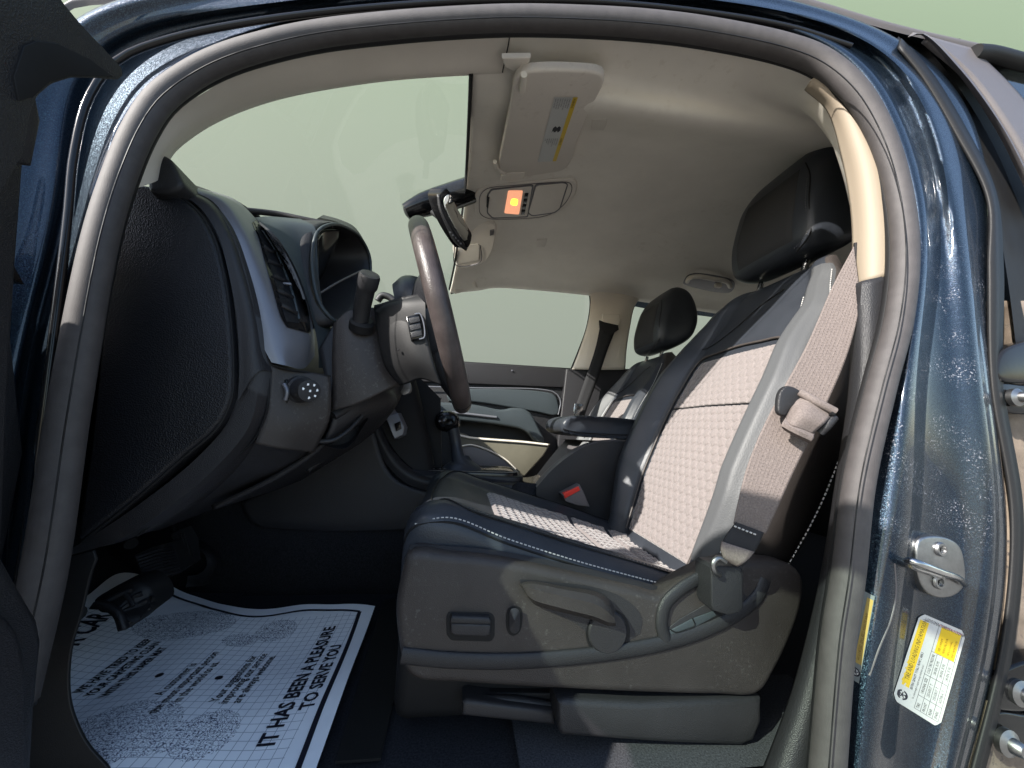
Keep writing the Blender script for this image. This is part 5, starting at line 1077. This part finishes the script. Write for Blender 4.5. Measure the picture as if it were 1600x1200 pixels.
lv = surf('recliner_lever', [PL([(812,912,.505),(828,908,.505),(880,916,.503),(935,926,.503),(955,940,.503),(962,955,.505)]), PL([(815,914,.492),(830,912,.490),(880,921,.488),(932,932,.488),(950,945,.488),(960,958,.49)]), PL([(818,918,.486),(830,920,.483),(880,932,.481),(930,944,.481),(948,955,.481),(960,966,.485)]), PL([(824,930,.486),(835,938,.483),(880,951,.481),(930,964,.481),(950,972,.483),(962,974,.487)]), PL([(825,934,.505),(836,945,.505),(880,957,.505),(930,970,.505),(950,978,.505),(962,978,.505)])], 'plastic_brown', ds, nu=40, cross=False, nv=3, angle=28)
mk('lever_end', PL([(812,912,.505),(815,914,.492),(818,918,.486),(824,930,.486),(825,934,.505)]), [(0, 1, 2, 3, 4)], 'plastic_brown', lv, False)
plate('power_switch_well', PL([(697,963),(701,956),(766,957),(773,964),(773,995),(767,1003),(705,1001),(698,993)], .5110), (0, .004, 0), 'black', ds, .0008, rnd=.004)
pp('power_switch', [(704,974),(767,976),(766,992),(760,996),(710,994),(704,990)], .503, .012, 'dash_skin', ds, .003)
pp('power_switch_crown', [(706,963),(764,965),(768,972),(767,977),(703,975),(703,968)], .502, .012, 'plastic_dark', ds, .003)
plate('tilt_switch_well', PL([(791,958),(796,949),(806,947),(815,952),(816,975),(812,988),(802,994),(793,988)], .5115), (0, .004, 0), 'black', ds, .0008, spl=40)
surf('tilt_switch', [[P(804+a*k*.9, 970+b*k, .504-(1-k)*.006) for a, b in ((0,-20),(7,-17),(9,-8),(9,8),(7,16),(0,20),(-7,16),(-9,8),(-9,-8),(-7,-17))] for k in (1.0, .85, .5, .05)], 'dash_skin', ds, nu=40, closed=True, sub=3)
# anchor slot with clips
sl_ = plate('anchor_slot', PL([(1037,1002),(1040,985),(1062,968),(1102,945),(1112,925),(1165,930),(1178,945),(1172,950),(1120,972),(1065,998),(1045,1006)], .5108), (0, .002, 0), 'dash_skin', ds, .0006)
plate('slot_insert', PL([(1041,998),(1046,986),(1080,968),(1115,955),(1120,962),(1090,978),(1062,992),(1046,1002)], .5095), (0, .002, 0), 'teal_grey', ds, .0008)
tube('slot_line', PL([(1048,984),(1056,988),(1072,984),(1086,977),(1082,966)], .5092), .0009, 'black', ds, n=20, seg=6)
plate('slot_gap', PL([(1090,980),(1098,965),(1130,950),(1160,945),(1150,955),(1120,968)], .5096), (0, .002, 0), 'black', ds, .0004)
# rails and feet
rail = thing('seat_rail', 'long black seat rail under the driver seat, near side', 'rail', P(950, 1130, .56))
pp('rail_cover_rear', [(872,1098),(885,1094),(1000,1100),(1180,1090),(1192,1092),(1192,1130),(1180,1160),(1160,1168),(1050,1164),(930,1156),(878,1152),(872,1140)], .515, .05, 'plastic_dark', rail, .008, spl=0)
pp('rail_cover_front', [(722,1098),(730,1094),(866,1112),(868,1135),(860,1134),(722,1120)], .54, .05, 'dash_skin', rail, .006)
pp('rail_channel', [(724,1082),(1190,1086),(1190,1100),(868,1108),(724,1092)], .56, .04, 'black', rail, .003)
tube('rail_bar', PL([(722,1092,.555),(800,1094,.555),(868,1104,.555)]), .006, 'plastic_dark', rail, n=12)
box('seat_base', (.18, .79, -.345), (.5, .44, .13), 'black', ds, .02)
# ---- driver seat belt
db = thing('driver_seat_belt', 'grey ribbed seat belt running down the near side of the driver seat to its anchor', 'seat belt', P(1230, 650, .47))
BLk = [(1334,385,.468),(1302,445,.475),(1260,540,.475),(1221,612,.474),(1192,668,.474),(1167,730,.474),(1153,785,.475),(1146,818,.477)]
BRk = [(1345,470,.455),(1334,520,.455),(1318,570,.455),(1298,617,.455),(1271,674,.455),(1238,742,.457),(1211,802,.46),(1196,834,.465)]
bw = surf('webbing', [PL(BLk), PL(BRk)], 'belt', db, nu=150, cross=False, nv=20, thick=.0012, toff=0)
BWB = bvh_of(bw)
# ribs of the weave: many short stitches, one mesh
V = []; Fc = []
Lq = crom(PL(BLk), 180); Rq = crom(PL(BRk), 180)
for c in range(11):
    for i in range(1, 178):
        if (i+c) % 2: continue
        f0 = (c+.18)/11; f1 = (c+.72)/11; a = Lq[i].lerp(Rq[i], f0); b = Lq[i].lerp(Rq[i], f1); c2 = Lq[i+1].lerp(Rq[i+1], f1); d = Lq[i+1].lerp(Rq[i+1], f0); up = Vector((-.0004, -.0012, 0)); k = len(V)
        m_ = (a+b+c2+d)/4+up*1.6
        V += [a+up*.3, b+up*.3, c2+up*.3, d+up*.3, m_]; Fc += [(k, k+1, k+4), (k+1, k+2, k+4), (k+2, k+3, k+4), (k+3, k, k+4)]
wv_ = mk('weave', V, Fc, 'belt', db, True, 80); wv_['kind'] = 'stuff'
surf('sewn_end', [PL([(1150,816,.472),(1138,832,.472),(1128,850,.472),(1128,866,.474),(1133,876,.478)]), PL([(1193,832,.460),(1186,848,.460),(1178,862,.462),(1168,876,.466),(1160,884,.472)])], 'belt_dark', db, nu=30, cross=False, nv=10, thick=.003, toff=0)
surf('end_sleeve', [PL([(1128,846,.469),(1126,858,.469),(1130,870,.470),(1136,876,.474)]), PL([(1178,862,.458),(1170,872,.459),(1160,880,.462),(1152,884,.468)])], 'belt', db, nu=16, cross=False, nv=6, thick=.003, toff=0)
dashes('sewn_stitches', PL([(1147,822,.468),(1165,829,.462),(1188,838,.456)]), 'thread', db, step=.004)
tube('anchor_ring', PL([(1133,878,.470),(1122,872,.468),(1114,880,.468),(1116,892,.47),(1124,898,.475)]), .0036, 'steel', db, n=20)
anc = pp('anchor_cover', [(1111,888),(1116,884),(1156,886),(1161,890),(1162,948),(1156,958),(1138,962),(1116,955),(1112,946)], .480, .034, 'plastic_dark', db, .0022)
plate('slider_tongue', PL([(1216,634,.450),(1220,612,.450),(1230,603,.449),(1244,606,.447),(1258,618,.444),(1250,632,.446),(1238,636,.447),(1228,650,.450),(1218,646,.450)]), (.001, .007, 0), 'plastic_dark', db, .0025, spl=40)
plate('tongue_hollow', PL([(1223,632,.4495),(1226,615,.4495),(1236,611,.449),(1244,616,.4475),(1234,628,.448)]), (.001, .003, 0), 'black', db, .0004, spl=24)
surf('belt_fold', [PL([(1250,612,.452),(1238,632,.448),(1226,655,.450)]), PL([(1270,624,.436),(1254,645,.430),(1236,664,.436)]), PL([(1303,645,.430),(1288,662,.424),(1270,678,.432)])], 'belt', db, nu=24, sub=6, thick=.004)
surf('belt_fold', [PL([(1226,655,.450),(1246,666,.440),(1270,679,.435)]), PL([(1222,662,.444),(1244,674,.434),(1268,686,.432)]), PL([(1228,670,.452),(1246,680,.444),(1266,690,.440)])], 'belt', db, nu=24, sub=5, thick=.003)
tube('fold_roll', PL([(1250,613,.446),(1276,628,.432),(1304,643,.426)]), .0055, 'belt', db, n=16)
tube('fold_roll', PL([(1280,676,.436),(1292,664,.430),(1302,652,.430)]), .0060, 'plastic_dark', db, n=12)
for p0 in ((1300,645), ): lathe('fold_end', P(*p0, .428), (1, -.3, -.3), [(-.004, .006), (.001, .006)], 'black', db, 14)

# ================================================================ DRIVER DOOR (open, left edge)
def PX(L_, X):
    return [ray(a, b)*(X/ray(a, b).x) for a, b in L_]
od = thing('driver_door', 'open driver door at the left edge with black window frame corner', 'door', (-.45, .42, -.5))
def ppx(name, L_, X, m, bev=.003, **k): return plate(name, PX(L_, X), (-.02, 0, 0), m, od, bev, **k)
ppx('window_frame_corner', [(-80,-80),(88,-12),(100,6),(130,42),(172,86),(190,106),(192,117),(184,125),(150,122),(112,121),(80,131),(58,150),(46,180),(36,240),(-80,440)], -.325, 'plastic_dark', .003, rnd=.004)
ppx('frame_recess', [(38,72),(58,64),(90,68),(140,92),(178,120),(112,119),(78,129),(52,152),(30,158),(22,120)], -.3235, 'black', .0005)
ppx('mirror_patch_trim', [(-80,100),(40,165),(58,150),(66,190),(52,260),(24,255),(14,300),(-80,400)], -.36, 'dash_skin')
ppx('door_inner_edge', [(-90,240),(46,176),(38,260),(26,420),(14,620),(4,860),(-90,860)], -.385, 'plastic_dark')
ppx('door_inner_panel', [(-90,780),(0,850),(30,905),(66,968),(72,1000),(62,1100),(54,1230),(-90,1230)], -.352, 'plastic_dark', .008)
ppx('map_pocket', [(-90,940),(10,960),(34,990),(46,1040),(48,1110),(40,1230),(-90,1230)], -.345, 'dash_skin', .010, spl=60)
# the rest of the open door stands outside the picture and shades the dash and part of the seat
DX = -.45
def Dp(y, z, x=0.0): return Vector((DX+x, y, z))
FO = [(.42,.12),(.35,.208),(.25,.276),(.143,.346),(.028,.50),(-.06,.56),(-.18,.62),(-.4,.66),(-.6,.63),(-.68,.55),(-.70,.3),(-.70,-.02)]
FI = [(.30,.14),(.27,.20),(.20,.255),(.095,.32),(.0,.43),(-.08,.49),(-.17,.54),(-.4,.58),(-.56,.55),(-.61,.48),(-.62,.3),(-.62,-.02)]
surf('window_frame', [[Dp(*p) for p in FO], [Dp(*p) for p in FI]], 'gloss_black', od, nu=80, cross=False, nv=2, thick=.02, toff=0)
plate('window_glass', [Dp(*p, -.004) for p in FI], (.003, 0, 0), 'glass_tint', od)
BD = [(.465,-.55),(.465,-.05),(.42,.12),(.35,.208),(.27,.24),(.2,.205),(.156,.16),(.12,.11),(.05,.04),(-.1,-.03),(-.7,-.06),(-.72,-.3),(-.70,-.55)]
plate('door_body', [Dp(*p, -.012) for p in BD], (-.10, 0, 0), 'paint', od, .01)
plate('door_trim_panel', [Dp(*p, -.006) for p in BD], (-.006, 0, 0), 'plastic_dark', od, .002)
